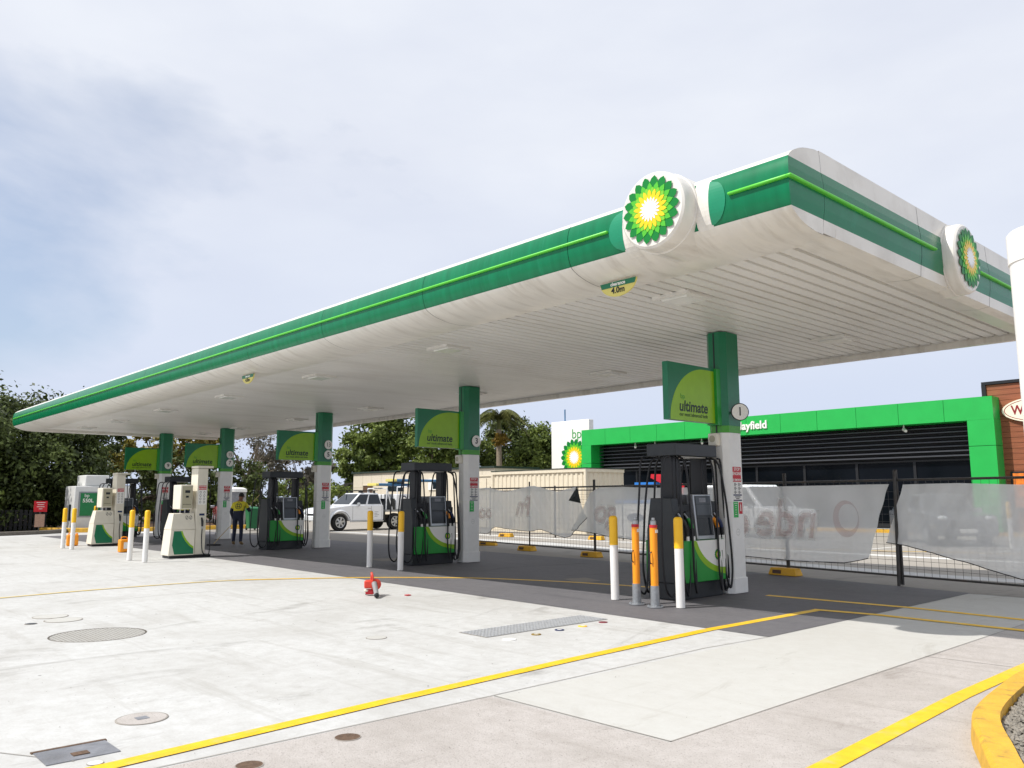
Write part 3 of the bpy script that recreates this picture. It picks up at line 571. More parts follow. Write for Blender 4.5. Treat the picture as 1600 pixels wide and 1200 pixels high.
# ================================================================== COLUMNS
def cham(hx_, hy_, c_): return [(hx_, -hy_ + c_), (hx_, hy_ - c_), (hx_ - c_, hy_), (-hx_ + c_, hy_), (-hx_, hy_ - c_), (-hx_, -hy_ + c_), (-hx_ + c_, -hy_), (hx_ - c_, -hy_)]
def column_proto(label):
    t = thing('canopy_column', label, 'column', (0, 0, 0), group='columns holding up the canopy')
    def oct_(mb, hx_, hy_, c_, z0, z1, mi=0): mb.prism(cham(hx_, hy_, c_), (0, 0, z0), (1, 0, 0), (0, 1, 0), (0, 0, z1 - z0), mi)
    mb = MB(); oct_(mb, .175, .245, .085, 0.25, 1.42); oct_(mb, .175, .245, .085, 1.424, 2.54); mb.build('shaft', 'colwhite', t)
    mb = MB(); oct_(mb, .195, .265, .09, 0.013, 0.25); mb.build('skirt', 'colwhite', t, bevel=0.006)
    mb = MB(); oct_(mb, .180, .250, .085, 2.542, 2.655); mb.build('green_band', 'limedk', t)
    mb = MB(); oct_(mb, .183, .253, .085, 2.656, 4.19); mb.build('green_sleeve', 'greendk', t)
    MB().box(-0.012, 0.012, -0.258, -0.250, 2.54, 4.18).build('cladding_joint', 'ink', t)
    # sign board sticking out towards the road
    bd = MB().box(-0.05, 0.05, -1.58, -0.25, 2.68, 3.57); bd.build('sign_board', 'greendk', t); brd = t.children[-1] if t.children else None
    brd = [o for o in COL.objects if o.parent == t and o.name.startswith('sign_board')][-1]
    MB().box(-0.10, 0.10, -0.36, -0.2, 2.66, 3.57).build('sign_bracket', 'greenmid', t)
    for sx in (1, -1):
        mb = MB(); xx = 0.0515 * sx; pts = [(-0.252, 2.682)]
        pts += [(-1.54, 2.682)] + [(-1.54 + 0.92 * (1 - math.cos(a)), 2.682 + 0.845 * math.sin(a)) for a in np.linspace(0.02, math.pi / 2, 22)]
        top = pts[-1]; pts += [(-0.252, top[1])]
        mb.add([(xx, y if sx > 0 else y, min(z, 3.55)) for y, z in pts], [tuple(range(len(pts)))], 0)
        o_ = mb.build('lime_leaf', 'lime', brd); 
        tx = MB(); U = (0, 1 * sx, 0); yc = -0.94 if sx > 0 else -0.86
        tx.text('ultimate', 0.235, (xx + 0.002 * sx, yc, 2.90), U, (0, 0, 1), 0.0008, 0.005, 0.12, 0, 0.98)
        tx.text('our most advanced fuels', 0.082, (xx + 0.002 * sx, yc, 2.775), U, (0, 0, 1), 0.0008, 0.0006, 0.0, 0, 0.92)
        tx.text('bp', 0.115, (xx + 0.002 * sx, yc - 0.28 * sx, 3.055), U, (0, 0, 1), 0.0008, 0.0, 0.0, 1)
        tx.build('lettering', ['inkgreen', 'limedk'], brd)
    # notices on the +X face
    F = 0.1765
    nb = MB()
    def pl(y0, y1, z0, z1, mi, dx=0.0): nb.add([(F + dx, y0, z0), (F + dx, y1, z0), (F + dx, y1, z1), (F + dx, y0, z1)], [(0, 1, 2, 3)], mi)
    pl(-.12, .13, 1.19 + .26, 2.0, 0); pl(-.115, .125, 1.755, 1.995, 1, .001)
    U, V = (0, 1, 0), (0, 0, 1)
    nb.text('STOP', 0.07, (F + .002, 0.005, 1.955), U, V, .0006, .001, mi=0); nb.text('ENGINE', 0.07, (F + .002, 0.005, 1.885), U, V, .0006, .001, mi=0); nb.text('NO SMOKING', 0.048, (F + .002, 0.005, 1.785), U, V, .0006, .001, mi=0)
    for i in range(3):
        for j in range(2):
            yy, zz = -0.06 + 0.115 * j, 1.715 - 0.062 * i
            ring = arc(0, 0, .026, 0, 360, 14)[:-1]; k = len(ring)
            nb.add([(F + .0015, yy + a, zz + b) for a, b in ring] + [(F + .0015, yy + a * .72, zz + b * .72) for a, b in ring], [(q, (q + 1) % k, k + (q + 1) % k, k + q) for q in range(k)], 2)
            pl(yy - .006, yy + .007, zz - .013, zz + .012, 2, .0012); pl(yy + .032, yy + .052, zz - .006, zz + .004, 2, .0012)
    pl(-.115, .125, 1.535, 1.555, 3, .001); pl(-.115, .125, 1.452, 1.47, 3, .001)
    pl(-.075, .085, 1.508, 1.522, 2, .0012); pl(-.045, .055, 1.482, 1.494, 2, .0012)
    nb.build('safety_notice', ['printwhite', 'red', 'ink', 'navy'], t)
    g = MB(); g.add([(F, -.125, 1.19), (F, .01, 1.19), (F, .01, 1.44), (F, -.125, 1.44)], [(0, 1, 2, 3)], 0)
    for i, wd in enumerate((.09, .05, .03, .045, .03, .06)): g.add([(F + .001, -.057 - wd / 2, 1.41 - i * .035), (F + .001, -.057 + wd / 2, 1.41 - i * .035), (F + .001, -.057 + wd / 2, 1.418 - i * .035), (F + .001, -.057 - wd / 2, 1.418 - i * .035)], [(0, 1, 2, 3)], 1)
    g.build('green_notice', ['greenbr', 'printwhite'], t)
    rr = arc(0, 0, .055, 0, 360, 20)[:-1]; k = len(rr)
    MB().add([(F + .001, -.02 + a, .96 + b) for a, b in rr] + [(F + .001, -.02 + a * .8, .96 + b * .8) for a, b in rr], [(q, (q + 1) % k, k + (q + 1) % k, k + q) for q in range(k)]).add([(F + .001, -.05, .955), (F + .001, .01, .955), (F + .001, .01, .968), (F + .001, -.05, .968)], [(0, 1, 2, 3)]).build('round_sticker', 'lens', t)
    # speaker
    s_ = MB().box(-0.10, 0.06, -0.36, -0.247, 2.33, 2.53).build('speaker', 'cream', t, bevel=0.012)
    MB().lathe([(.055, 0), (.055, .004), (0, .006)], (-0.02, -0.36, 2.44), (0, -1, 0), 16).build('speaker_cone', 'creamdk', s_)
    return t
def flag_disc(t, num, z):
    for sx in (1, -1):
        n_ = Vector((.707 * sx, -.707, 0)); u_ = Vector((-n_.y, n_.x, 0)); o_ = Vector((.318 * sx, -.057, z))
        o = MB().lathe([(.135, -.02), (.142, -.008), (.142, .012), (.128, .016), (.126, .015)], o_, n_, 32, mis=[1, 1, 1, 0]).build('number_disc', ['printwhite', 'charcoal'], t)
        MB().text(num, 0.20, o_ + n_ * .018, u_, (0, 0, 1), .0008, .0, mi=0).build('numeral', 'ink', o); MB().tube([o_ - n_ * .02, (.15 * sx, .0, z)], .02, 8).build('disc_bracket', 'greendk', o)
def disc(t, num, z, front=True):
    for sx in ((1, -1) if front else (1,)):
        d = MB().lathe([(.135, 0), (.14, .012), (.14, .03), (.125, .034)], (0.184 * sx, 0.05, z), (sx, 0, 0), 28, mis=[1, 1, 0])
        o = d.build('number_disc', ['printwhite', 'charcoal'], t)
        MB().text(num, 0.19, ((0.184 + .037) * sx, 0.05, z), (0, sx, 0), (0, 0, 1), .0008, .004 if len(num) == 1 else .0, mi=0, sx=0.8 if len(num) > 1 else 1).build('numeral', 'ink', o)
CP = [((-7.545, 11.64), ['1'], 'nearest column, white with green top, disc number 1'), ((-15.4, 12.68), ['3'], 'white column with green top and single disc number 3'),
      ((-23.12, 13.10), ['13', '5'], 'white column with green top and two discs 13 and 5'), ((-30.75, 13.25), ['15', '7'], 'white column behind the mopping worker with discs 15 and 7'),
      ((-34.8, 12.4), ['9'], 'farthest column, white with green top and a maroon box')]
c0 = column_proto(CP[0][2]); cols_ = [c0]
for k in range(1, 5):
    c_ = copy_tree(c0); c_['label'] = CP[k][2]; cols_.append(c_)
for c_, ((x, y), nums, _) in zip(cols_, CP):
    c_.location = (x, y, 0)
    for i, n_ in enumerate(reversed(nums)): (flag_disc if nums == ['1'] else disc)(c_, n_, 2.87 + 0.31 * i)
# extinguisher sign on nearest, maroon cabinet on farthest
e = MB(); F = .1765
e.add([(F, .03, 1.245), (F, .13, 1.245), (F, .13, 1.43), (F, .03, 1.43)], [(0, 1, 2, 3)], 0); e.box(F + .0005, F + .0015, .068, .092, 1.29, 1.39, 1); e.box(F + .0005, F + .0015, .074, .086, 1.39, 1.41, 1)
e.build('extinguisher_sign', ['red', 'printwhite'], cols_[0])
cb = MB().box(F, F + .2, -.14, .14, 0.62, 1.30).build('extinguisher_cabinet', 'maroon', cols_[4], bevel=.02)
MB().box(F + .2005, F + .203, -.06, .07, 0.78, 0.98).build('cabinet_label', 'extpaper', cb)

# ================================================================== MODERN DISPENSERS
def pump_proto(label):
    t = thing('fuel_pump', label, 'fuel pump', (0, 0, 0), group='charcoal and green fuel pumps on the islands')
    Y0, Y1 = -0.58, 0.58
    MB().box(-.27, .27, Y0, Y1, .012, .25).build('plinth', 'charcoal', t, bevel=.008)
    MB().box(-.20, .20, Y0 + .16, Y1 - .03, .252, 1.40).build('core', 'black', t)
    for sy, a, b in ((0, Y0 - .02, Y0 + .15), (1, Y1 - .16, Y1)):     # end pillars
        mb = MB(); hi = 1.50 if sy == 0 else 1.45
        pr = [(-.27, .252), (.27, .252), (.27, 1.0), (.19, hi), (-.19, hi), (-.27, 1.0)]
        mb.prism(pr, (0, a, 0), (1, 0, 0), (0, 0, 1), (0, b - a, 0)); mb.build('end_pillar', 'charcoal', t, bevel=.012)
    for y, wd in ((-.33, .2), (.42, .17)):                              # hose masts
        mb = MB(); mb.box(-.11, .11, y - wd / 2, y - wd * .06, 1.38, 2.14).box(-.10, .10, y + wd * .02, y + wd / 2, 1.38, 2.14); mb.build('hose_mast', 'black', t, bevel=.015)
    mb = MB(); mb.box(-.27, .27, Y0 + .02, Y1 - .05, 2.135, 2.325); mb.build('top_beam', 'charcoal', t, bevel=.01)
    MB().box(-.16, .16, Y0 + .25, Y1 - .2, 2.12, 2.134).build('beam_light', 'lens', t)
    for sx in (1, -1):
        X = .27 * sx
        # front skin: green with a lime arc and a white corner
        fr = MB(); fr.box(min(X * .72, X * 1.24), max(X * .72, X * 1.24), Y0 + .03, Y1 - .005, .255, .865, 0); o = fr.build('front_panel', 'greenmid', t, bevel=.008)
        xx = X * 1.24 + .0016 * sx; g = MB()
        A = [(Y1 - .007 - (.66) * (1 - s_ ** 1.0), .863 - .50 * s_ ** .62) for s_ in np.linspace(0, 1, 16)]
        A = []
        for a in np.linspace(0, math.pi / 2, 16): A.append((Y1 - .007 - .78 * math.cos(a) ** 1.0 + 0.0, 1.02 - .58 * math.sin(a)))
        A = [(y, z) for y, z in A if z <= .863]; A = [(A[0][0] - .03, .863)] + A
        P = [(xx, y, z) for y, z in A] + [(xx, Y1 - .007, .863)]; g.add(P, [tuple(range(len(P)))], 0)
        Bq = [(max(y - .085, Y0), z - .0 - .055 * (i / len(A)) - .03) for i, (y, z) in enumerate(A)]; Bq[0] = (A[0][0] - .09, .863); Bq[-1] = (Y1 - .007, A[-1][1] - .105)
        vs = [(xx, y, z) for y, z in A] + [(xx, y, z) for y, z in Bq]; n_ = len(A); g.add(vs, [(i, i + 1, n_ + i + 1, n_ + i) for i in range(n_ - 1)], 1)
        g.build('panel_graphic', ['printwhite', 'lime'], o)
        lg = MB(); sunflower(lg, (xx + .001 * sx, .36, .64), (0, sx, 0), (0, 0, 1), .085, [0, 1, 2, 3, 4], .0008); lg.build('emblem', HEL, o)
        # screen unit
        sc_ = MB(); pr = [(.12, .87), (.30, .87), (.235, 1.555), (.12, 1.555)]
        sc_.prism([(a * sx, b) for a, b in pr], (0, -.10, 0), (1, 0, 0), (0, 0, 1), (0, .47, 0)); so_ = sc_.build('screen_unit', 'silver', t, bevel=.012)
        def sp(z, lift=.004): return (.30 - .065 * (z - .87) / .685 + lift) * sx
        q = MB()
        def face(y0, y1, z0, z1, mi, l=.004): q.add([(sp(z0, l), y0, z0), (sp(z0, l), y1, z0), (sp(z1, l), y1, z1), (sp(z1, l), y0, z1)], [(0, 1, 2, 3)], mi)
        face(-.07, .34, .93, 1.53, 0); face(-.05, .32, 1.24, 1.40, 1, .006); face(-.05, .32, 1.41, 1.515, 1, .006); face(.04, .21, 1.435, 1.50, 2, .008); face(-.05, .32, .95, 1.20, 3, .006)
        q.build('display', ['charcoal', 'greyface', 'steelplate', 'screen'], so_)
        # nozzle bays with nozzles
        for y, colr in ((-.40, 'black'), (-.25, 'greenmid'), (.42, 'orange'), (.53, 'navy')):
            MB().box(min(.19 * sx, .245 * sx), max(.19 * sx, .245 * sx), y - .055, y + .055, 1.08, 1.30).build('nozzle_boot', 'black', t, bevel=.01)
            nb = MB(); nb.tube([(.27 * sx, y - .05, 1.20), (.29 * sx, y - .01, 1.13), (.30 * sx, y + .02, 1.05)], [.022, .035, .03], 8, 0)
            no = nb.build('nozzle', colr, t, smooth=60)
            MB().tube([(.25 * sx, y - .11, 1.27), (.27 * sx, y - .05, 1.20)], .014, 8).build('spout', 'silver', no)
            MB().tube([(.30 * sx, y + .02, 1.05), (.30 * sx, y + .035, .96), (.30 * sx, y + .04, .90)], [.03, .026, .022], 8).tube([(.305 * sx, y + .04, .93), (.305 * sx, y + .045, .86)], .026, 8, 1).build('swivel', ['black', 'printwhite'], no)
        hs = MB()
        for (ym, yn, sag, outy, zb) in ((-.42, -.36, .10, -.16, .10), (-.33, -.21, .1, .02, .13), (.40, .46, .1, -.06, .13), (.50, .57, .1, .20, .14)):
            s_ = sx
            pts = [(.15 * s_, ym, 2.13), (.27 * s_, ym + outy * .35, 2.02), (.33 * s_, ym + outy * .7, 1.5), (.36 * s_, ym + outy * .9, .9), (.37 * s_, ym + outy, .42), (.37 * s_, (ym + outy) * .6 + yn * .4, zb), (.355 * s_, yn * .7 + (ym + outy) * .3, zb + .03), (.33 * s_, yn, .38), (.31 * s_, yn + .005, .87)]
            hs.tube(smooth_path(pts, 5), .0165, 7)
        hs.build('hoses', 'black', t, smooth=60)
    # hoses looping clear of both ends
    hs = MB()
    for (ye, sgn) in ((Y0 - .04, -1), (Y1 + .0, 1)):
        for x in (-.22, .2) if sgn < 0 else (.14, .24):
            k = .27 if sgn < 0 else .16
            pts = [(x, ye, 2.12), (x, ye + sgn * k * .55, 2.06), (x, ye + sgn * k * .75, 1.6), (x * 1.1, ye + sgn * k * .95, .8), (x * 1.2, ye + sgn * k * .85, .25), (x * 1.2, ye + sgn * k * .35, .08), (x * 1.3, ye - sgn * .02, .2), (x * 1.35, ye - sgn * .1, .7)]
            hs.tube(smooth_path(pts, 5), .0165, 7)
    hs.build('end_hoses', 'black', t, smooth=60)
    return t
PP = [((-7.72, 10.69), 'nearest charcoal and green pump behind the four bollards'), ((-15.66, 11.62), 'charcoal and green pump beside the column numbered 3'), ((-23.4, 11.90), 'charcoal and green pump beside the column numbered 5'),
      ((-30.95, 11.7), 'dark pump half hidden behind the larger cream pump'), ((-35.0, 10.85), 'farthest dark pump half hidden behind the smaller cream pump')]
p0 = pump_proto(PP[0][1])
for k, ((x, y), lab) in enumerate(PP):
    q = p0 if k == 0 else copy_tree(p0); q.location = (x, y, 0); q['label'] = lab

# ================================================================== CREAM PUMPS (road side of the far islands)
def cream_proto(label):
    t = thing('fuel_pump', label, 'fuel pump', (0, 0, 0), group='older cream pumps with a card terminal'); 
    MB().box(-.24, .24, .02, 1.42, .012, .075).build('plinth', 'black', t)
    h = MB().hexa([(-.27, -.03, .078), (.27, -.03, .078), (.27, .83, .078), (-.27, .83, .078)], [(-.25, .03, .72), (.25, .03, .72), (.25, .84, .72), (-.25, .84, .72)])
    bd = h.build('lower_cabinet', 'cream', t, bevel=.01)
    for sx in (1, -1):
        g = MB()
        def fx(z): return sx * (.27 - .02 * (z - .078) / .642 + .003)
        pts = [(.16, .105), (.08, .34), (.13, .69), (.36, .69), (.42, .56), (.52, .43), (.66, .31), (.80, .235), (.80, .105)]
        g.add([(fx(z), y, z) for y, z in pts], [tuple(range(len(pts)))], 0)
        a = [(.36, .69), (.42, .56), (.52, .43), (.66, .31), (.80, .235)]; b = [(.41, .69), (.47, .575), (.565, .46), (.69, .35), (.80, .29)]
        g.add([(fx(z), y, z) for y, z in a] + [(fx(z), y, z) for y, z in b], [(i, i + 1, 6 + i, 5 + i) for i in range(4)], 1)
        g.build('panel_graphic', ['greendk', 'lime'], bd)
    h = MB().hexa([(-.25, .025, .724), (.25, .025, .724), (.25, .845, .724), (-.25, .845, .724)], [(-.16, .12, 1.14), (.16, .12, 1.14), (.16, .83, 1.14), (-.16, .83, 1.14)])
    up = h.build('upper_hood', 'cream', t, bevel=.012)
    dc = MB()
    for y in (.57, .70):
        ring = arc(0, 0, .05, 0, 360, 16)[:-1]; k = len(ring)
        def hxz(z): return .25 - .09 * (z - .724) / .416 + .003
        dc.add([(hxz(1.03 + b), y + a, 1.03 + b) for a, b in ring] + [(hxz(1.03 + b) + .0005, y + a * .78, 1.03 + b * .78) for a, b in ring], [(q, (q + 1) % k, k + (q + 1) % k, k + q) for q in range(k)], 0)
        dc.add([(hxz(1.03 - .03), y - .035, 1.0), (hxz(1.0), y - .02, 1.0), (hxz(1.06), y + .035, 1.06), (hxz(1.06), y + .02, 1.06)], [(0, 1, 2, 3)], 0)
    dc.add([(hxz(.985), .51, .965), (hxz(.985), .77, .965), (hxz(1.10) - .004, .77, 1.10), (hxz(1.10) - .004, .51, 1.10)], [(0, 1, 2, 3)], 1)
    dc.build('prohibition_stickers', ['charcoal', 'printwhite'], up)
    ma = MB(); ma.box(-.22, .22, .86, 1.22, .078, 2.30).box(-.23, .23, .85, 1.40, 2.31, 2.37); mo = ma.build('mast', 'cream', t, bevel=.012)
    q = MB(); F = .2235
    def pl(y0, y1, z0, z1, mi, d=0): q.add([(F + d, y0, z0), (F + d, y1, z0), (F + d, y1, z1), (F + d, y0, z1)], [(0, 1, 2, 3)], mi)
    pl(.90, 1.19, 1.36, 1.86, 1); pl(.91, 1.18, 1.745, 1.855, 0, .001)
    q.text('STOP ENGINE', .042, (F + .002, 1.045, 1.825), (0, 1, 0), (0, 0, 1), .0005, .001, mi=1); q.text('NO SMOKING', .042, (F + .002, 1.045, 1.775), (0, 1, 0), (0, 0, 1), .0005, .001, mi=1)
    for i in range(4):
        for j in range(2):
            y, z = .98 + j * .13, 1.68 - i * .085; ring = arc(0, 0, .032, 0, 360, 12)[:-1]; k = len(ring)
            q.add([(F + .001, y + a, z + b) for a, b in ring] + [(F + .001, y + a * .7, z + b * .7) for a, b in ring], [(s_, (s_ + 1) % k, k + (s_ + 1) % k, k + s_) for s_ in range(k)], 2)
    pl(.97, 1.15, 1.075, 1.13, 3)
    q.build('safety_notice', ['red', 'printwhite', 'charcoal', 'navy'], mo)
    tb = MB().box(-.30, .22, .30, .72, 1.24, 1.87).build('card_terminal', 'cream', t, bevel=.02)
    q = MB(); F = .2215
    pl(.36, .70, 1.27, 1.84, 0); pl(.45, .62, 1.66, 1.73, 1, .002); pl(.48, .58, 1.54, 1.59, 1, .002)
    for i in range(6): pl(.40 + .045 * i, .43 + .045 * i, 1.36, 1.375, 1, .002)
    q.build('keypad_plate', ['creamdk', 'charcoal'], tb)
    for y in (.42, .58): MB().tube([(0, y, 1.13), (0, y, 1.25)], .018, 8).build('conduit', 'silver', t)
    MB().box(.02, .17, .87, 1.0, 1.14, 1.36).build('support_bracket', 'cream', t)
    nz_ = MB().tube([(.235, 1.05, 1.02), (.275, 1.06, .93), (.265, 1.07, .80)], [.025, .04, .03], 8).build('nozzle', 'black', t, smooth=60)
    MB().tube([(.262, 1.07, .81), (.262, 1.072, .74)], .024, 8).build('swivel', 'silver', nz_)
    MB().tube(smooth_path([(.262, 1.072, .75), (.28, 1.06, .45), (.29, 1.10, .16), (.29, 1.22, .06), (.28, 1.34, .12), (.2, 1.38, .7), (.12, 1.36, 1.7), (.1, 1.33, 2.3)], 6), .016, 7).build('hose', 'black', t, smooth=60)
    return t
k0 = cream_proto('larger cream pump nearer the photo centre with green curve'); k0.location = (-21.75, 7.88, 0); k0.scale = (1, .76, 1)
k1 = copy_tree(k0); k1.location = (-29.05, 8.1, 0); k1['label'] = 'smaller cream pump at the far left with green curve'

# ================================================================== BOLLARDS
def bollard_proto():
    t = thing('bollard', '', 'bollard', (0, 0, 0), group='white bollards with yellow tops'); r = .062
    MB().lathe([(r, .005), (r, .80)], n=20).build('post', 'bolwhite', t, smooth=40)
    MB().lathe([(r + .002, .80), (r + .002, 1.19), (r * .9, 1.215), (r * .55, 1.23), (0, 1.232)], n=20).build('yellow_sleeve', 'yellow', t, smooth=40)
    return t
BL = [((-6.97, 9.5), 'white and yellow bollard in front of the nearest pump, right of the orange posts', 1.0), ((-8.19, 9.56), 'white and yellow bollard left of the two orange posts', 1.0), ((-15.72, 10.12), 'white and yellow bollard in front of the white ute', 1.0), ((-14.57, 10.14), 'white and yellow bollard touching the second pump', 1.0),
      ((-21.65, 6.98), 'left bollard of the pair before the larger cream pump', 1.0), ((-20.74, 7.04), 'right bollard of the pair before the larger cream pump', 1.0), ((-28.45, 7.18), 'leftmost bollard in front of the white tank', 1.0), ((-27.54, 7.2), 'bollard between the leftmost one and the smaller cream pump', 1.0),
      ((-36.86, 10.44), 'distant bollard top showing over the smaller cream pump, left one', 1.0), ((-36.3, 10.9), 'distant bollard top showing over the smaller cream pump, right one', 1.0), ((-8.14, 27.2), 'bollard behind the right end of the mesh fence', 1.1), ((-13.5, 35.2), 'bollard behind the mesh by the shop kerb', 1.0)]
b0 = bollard_proto()
for k, ((x, y), lab, s_) in enumerate(BL):
    q = b0 if k == 0 else copy_tree(b0); q.location = (x, y, .008); q['label'] = lab; q.scale = (1, 1, s_); q.rotation_euler = (R(random.uniform(-.6, .6)), R(random.uniform(-.6, .6)), 0)
def orange_proto():
    t = thing('removable_bollard', '', 'bollard', (0, 0, 0), group='orange removable posts by the nearest pump'); r = .052
    MB().lathe([(.115, .012), (.115, .024), (r + .012, .026), (r + .008, .30)], n=20).build('sleeve', 'galv', t, smooth=30)
    b = MB()
    for a in range(4): b.lathe([(.016, .024), (.016, .042), (0, .046)], (.09 * math.cos(R(45 + 90 * a)), .09 * math.sin(R(45 + 90 * a)), 0), n=6)
    b.build('bolts', 'silver', t)
    MB().lathe([(r, .30), (r, 1.13)], n=20).build('post', 'orange', t, smooth=30)
    MB().lathe([(r + .003, 1.09), (r + .003, 1.13)], n=20).build('red_band', 'red', t)
    MB().lathe([(r * .8, 1.13), (r * .8, 1.18), (r * .45, 1.20), (r * .45, 1.225), (0, 1.23)], n=14).build('lock_cap', 'silver', t, smooth=30)
    MB().box(r + .001, r + .004, -.028, .03, 1.02, 1.065).build('sticker', 'printwhite', t)
    MB().tube(smooth_path([(0, -r, .76), (0, -r - .035, .74), (0, -r - .035, .62), (0, -r, .60)], 3), .008, 6).build('handle', 'black', t)
    return t
g0 = orange_proto(); g0.location = (-7.62, 9.36, 0); g0['label'] = 'left orange post bolted beside the nearest pump'
g1 = copy_tree(g0); g1.location = (-7.25, 9.30, 0); g1['label'] = 'right orange post bolted beside the nearest pump'

# ================================================================== JERRY CANS, LEAF BLOWER
def jerry(label, x, y, rz, lab2):
    t = thing('jerry_can', label, 'jerry can', (x, y, .008), rz, 'orange plastic jerry cans')
    MB().box(-.10, .10, -.17, .17, 0, .36).build('body', 'orange', t, bevel=.035, seg=3)
    MB().tube(smooth_path([(0, -.11, .35), (0, -.10, .42), (0, .04, .42), (0, .06, .35)], 4), .016, 8).build('handle', 'orange', t, smooth=60)
    MB().lathe([(.035, .35), (.035, .40), (0, .405)], (0, .12, 0), n=12).build('cap', 'orange', t)
    if lab2: MB().box(.101, .103, -.08, .11, .10, .28).build('paper_label', 'printwhite', t)
jerry('plain orange jerry can left of the smaller cream pump', -29.75, 7.78, R(-8), False)
jerry('orange jerry can with a white label, right of the smaller cream pump', -25.1, 7.95, R(6), True)
t = lb_ = thing('leaf_blower', 'red leaf blower with grey nozzle lying on the concrete', 'leaf blower', (-11.2, 7.24, .006), math.atan2(.738, .675))
b = MB(); b.box(-.12, .07, -.08, .1, .14, .30); b.build('engine_cover', 'blowred', t, bevel=.03, seg=3)
b = MB(); b.lathe([(.03, -.05), (.11, -.045), (.115, .03), (.05, .05), (0, .05)], (.10, -.03, .22), (.2, -1, 0), 18); b.build('fan_housing', 'blowred', t, smooth=40)
MB().box(-.10, .07, -.05, .09, .02, .12).build('tank', 'red', t, bevel=.03, seg=3); MB().sphere((-.08, -.03, .10), (.05, .04, .03)).build('fuel_cap', 'cream', t)
MB().tube(smooth_path([(-.01, .10, .28), (0, .09, .38), (.02, -.02, .44), (.05, -.08, .38), (.06, -.09, .27)], 5), .022, 8).build('handle', 'blowred', t, smooth=60)
tb = MB().tube([(.09, -.10, .24), (.13, -.22, .17), (.2, -.46, .05)], [.055, .05, .045], 14).build('nozzle_tube', 'blowgrey', t, smooth=60)
MB().tube([(.2, -.46, .05), (.215, -.53, .04)], [.052, .035], 14).build('nozzle_tip', 'black', tb)
MB().tube(smooth_path([(-.1, .02, .02), (.0, .13, .02), (.1, .10, .05), (.14, .0, .15)], 4), .012, 6).build('frame', 'black', t)
lb_.scale = (.78,) * 3
tag(MB().box(-10.83, -10.75, 7.62, 7.70, .006, .018).build('plastic_scrap', 'red', bevel=.004), 'tiny red plastic scrap lying beside the leaf blower', 'scrap')

# ================================================================== TEMPORARY FENCE
FO = Vector((-17.42, 16.6, 0)); FD = Vector((.985, -.170, 0)).normalized(); FN = Vector((.170, .985, 0)).normalized()
def fp(s_, z, off=0): return FO + FD * s_ + FN * off + Vector((0, 0, z))
def fence_panel(a, b, label, h=1.80, zb=.17, step=.13):
    a, b = Vector(a), Vector(b); d = b - a; L = d.length; d.normalize(); t = thing('temporary_fence', label, 'fence panel', a, 0, 'temporary wire fence panels')
    def P(s_, z): return d * s_ + Vector((0, 0, z))
    fr = MB(); fr.tube([P(0, .02), P(0, h + .18)], .021, 8).tube([P(L, .02), P(L, h + .18)], .021, 8).tube([P(0, h), P(L, h)], .021, 8).tube([P(0, zb), P(L, zb)], .018, 8); fr.build('frame', 'darksteel', t, smooth=50)
    w_ = MB(); n = int(L / step)
    for i in range(1, n): w_.tube([P(L * i / n, zb), P(L * i / n, h)], .0032, 3, cap=False)
    for k in range(1, int((h - zb) / step)): w_.tube([P(0, zb + k * step), P(L, zb + k * step)], .0032, 3, cap=False)
    w_.build('wire_mesh', 'darksteel', t); return t
sA = [(-3.2, .02, 'wire fence panel behind the column numbered 3'), (.02, 3.02, 'wire fence panel with the torn cloth corner'), (3.06, 6.04, 'wire fence panel left of the nearest pump'), (6.08, 9.08, 'wire fence panel right of the nearest column'), (9.12, 11.45, 'wire fence panel left of the leaning dark post'), (11.49, 14.5, 'wire fence panel at the right edge')]
for a, b, lab in sA: fence_panel(fp(a, 0), fp(b, 0), lab)
fence_panel((-25.6, 22.2, 0), (-22.4, 22.7, 0), 'rear wire fence panel nearer the container, left one', 1.8, .15, .2); fence_panel((-22.36, 22.7, 0), (-19.2, 22.9, 0), 'rear wire fence panel in front of the container end', 1.8, .15, .2)
def foot(x, y, rz, label):
    t = thing('fence_block', label, 'fence foot', (x, y, .008), rz, 'yellow plastic fence feet')
    MB().hexa([(-.31, -.13, 0), (.31, -.13, 0), (.31, .13, 0), (-.31, .13, 0)], [(-.27, -.10, .14), (.27, -.10, .14), (.27, .10, .14), (-.27, .10, .14)]).build('block', 'plasticy', t, bevel=.015)
    MB().box(-.20, -.02, -.1335, -.11, .035, .10).build('hand_slot', 'brown', t); return t
fr_ = math.atan2(FD.y, FD.x)
for s_, off, lab in [(-.05, -.05, 'yellow fence foot between the column numbered 3 and the next one right'), (3.04, -.12, 'yellow fence foot left of the bollards by the nearest pump'), (9.10, -.10, 'yellow fence foot right of the nearest column')]:
    p_ = fp(s_, 0, off); foot(p_.x, p_.y, fr_ + .1, lab)
foot(-20.3, 17.5, .5, 'yellow fence foot right beside the column numbered 3'); foot(-24.3, 21.9, .2, 'distant yellow fence foot behind the front fence row'); foot(-20.2, 22.6, .1, 'distant yellow fence foot under the torn cloth')
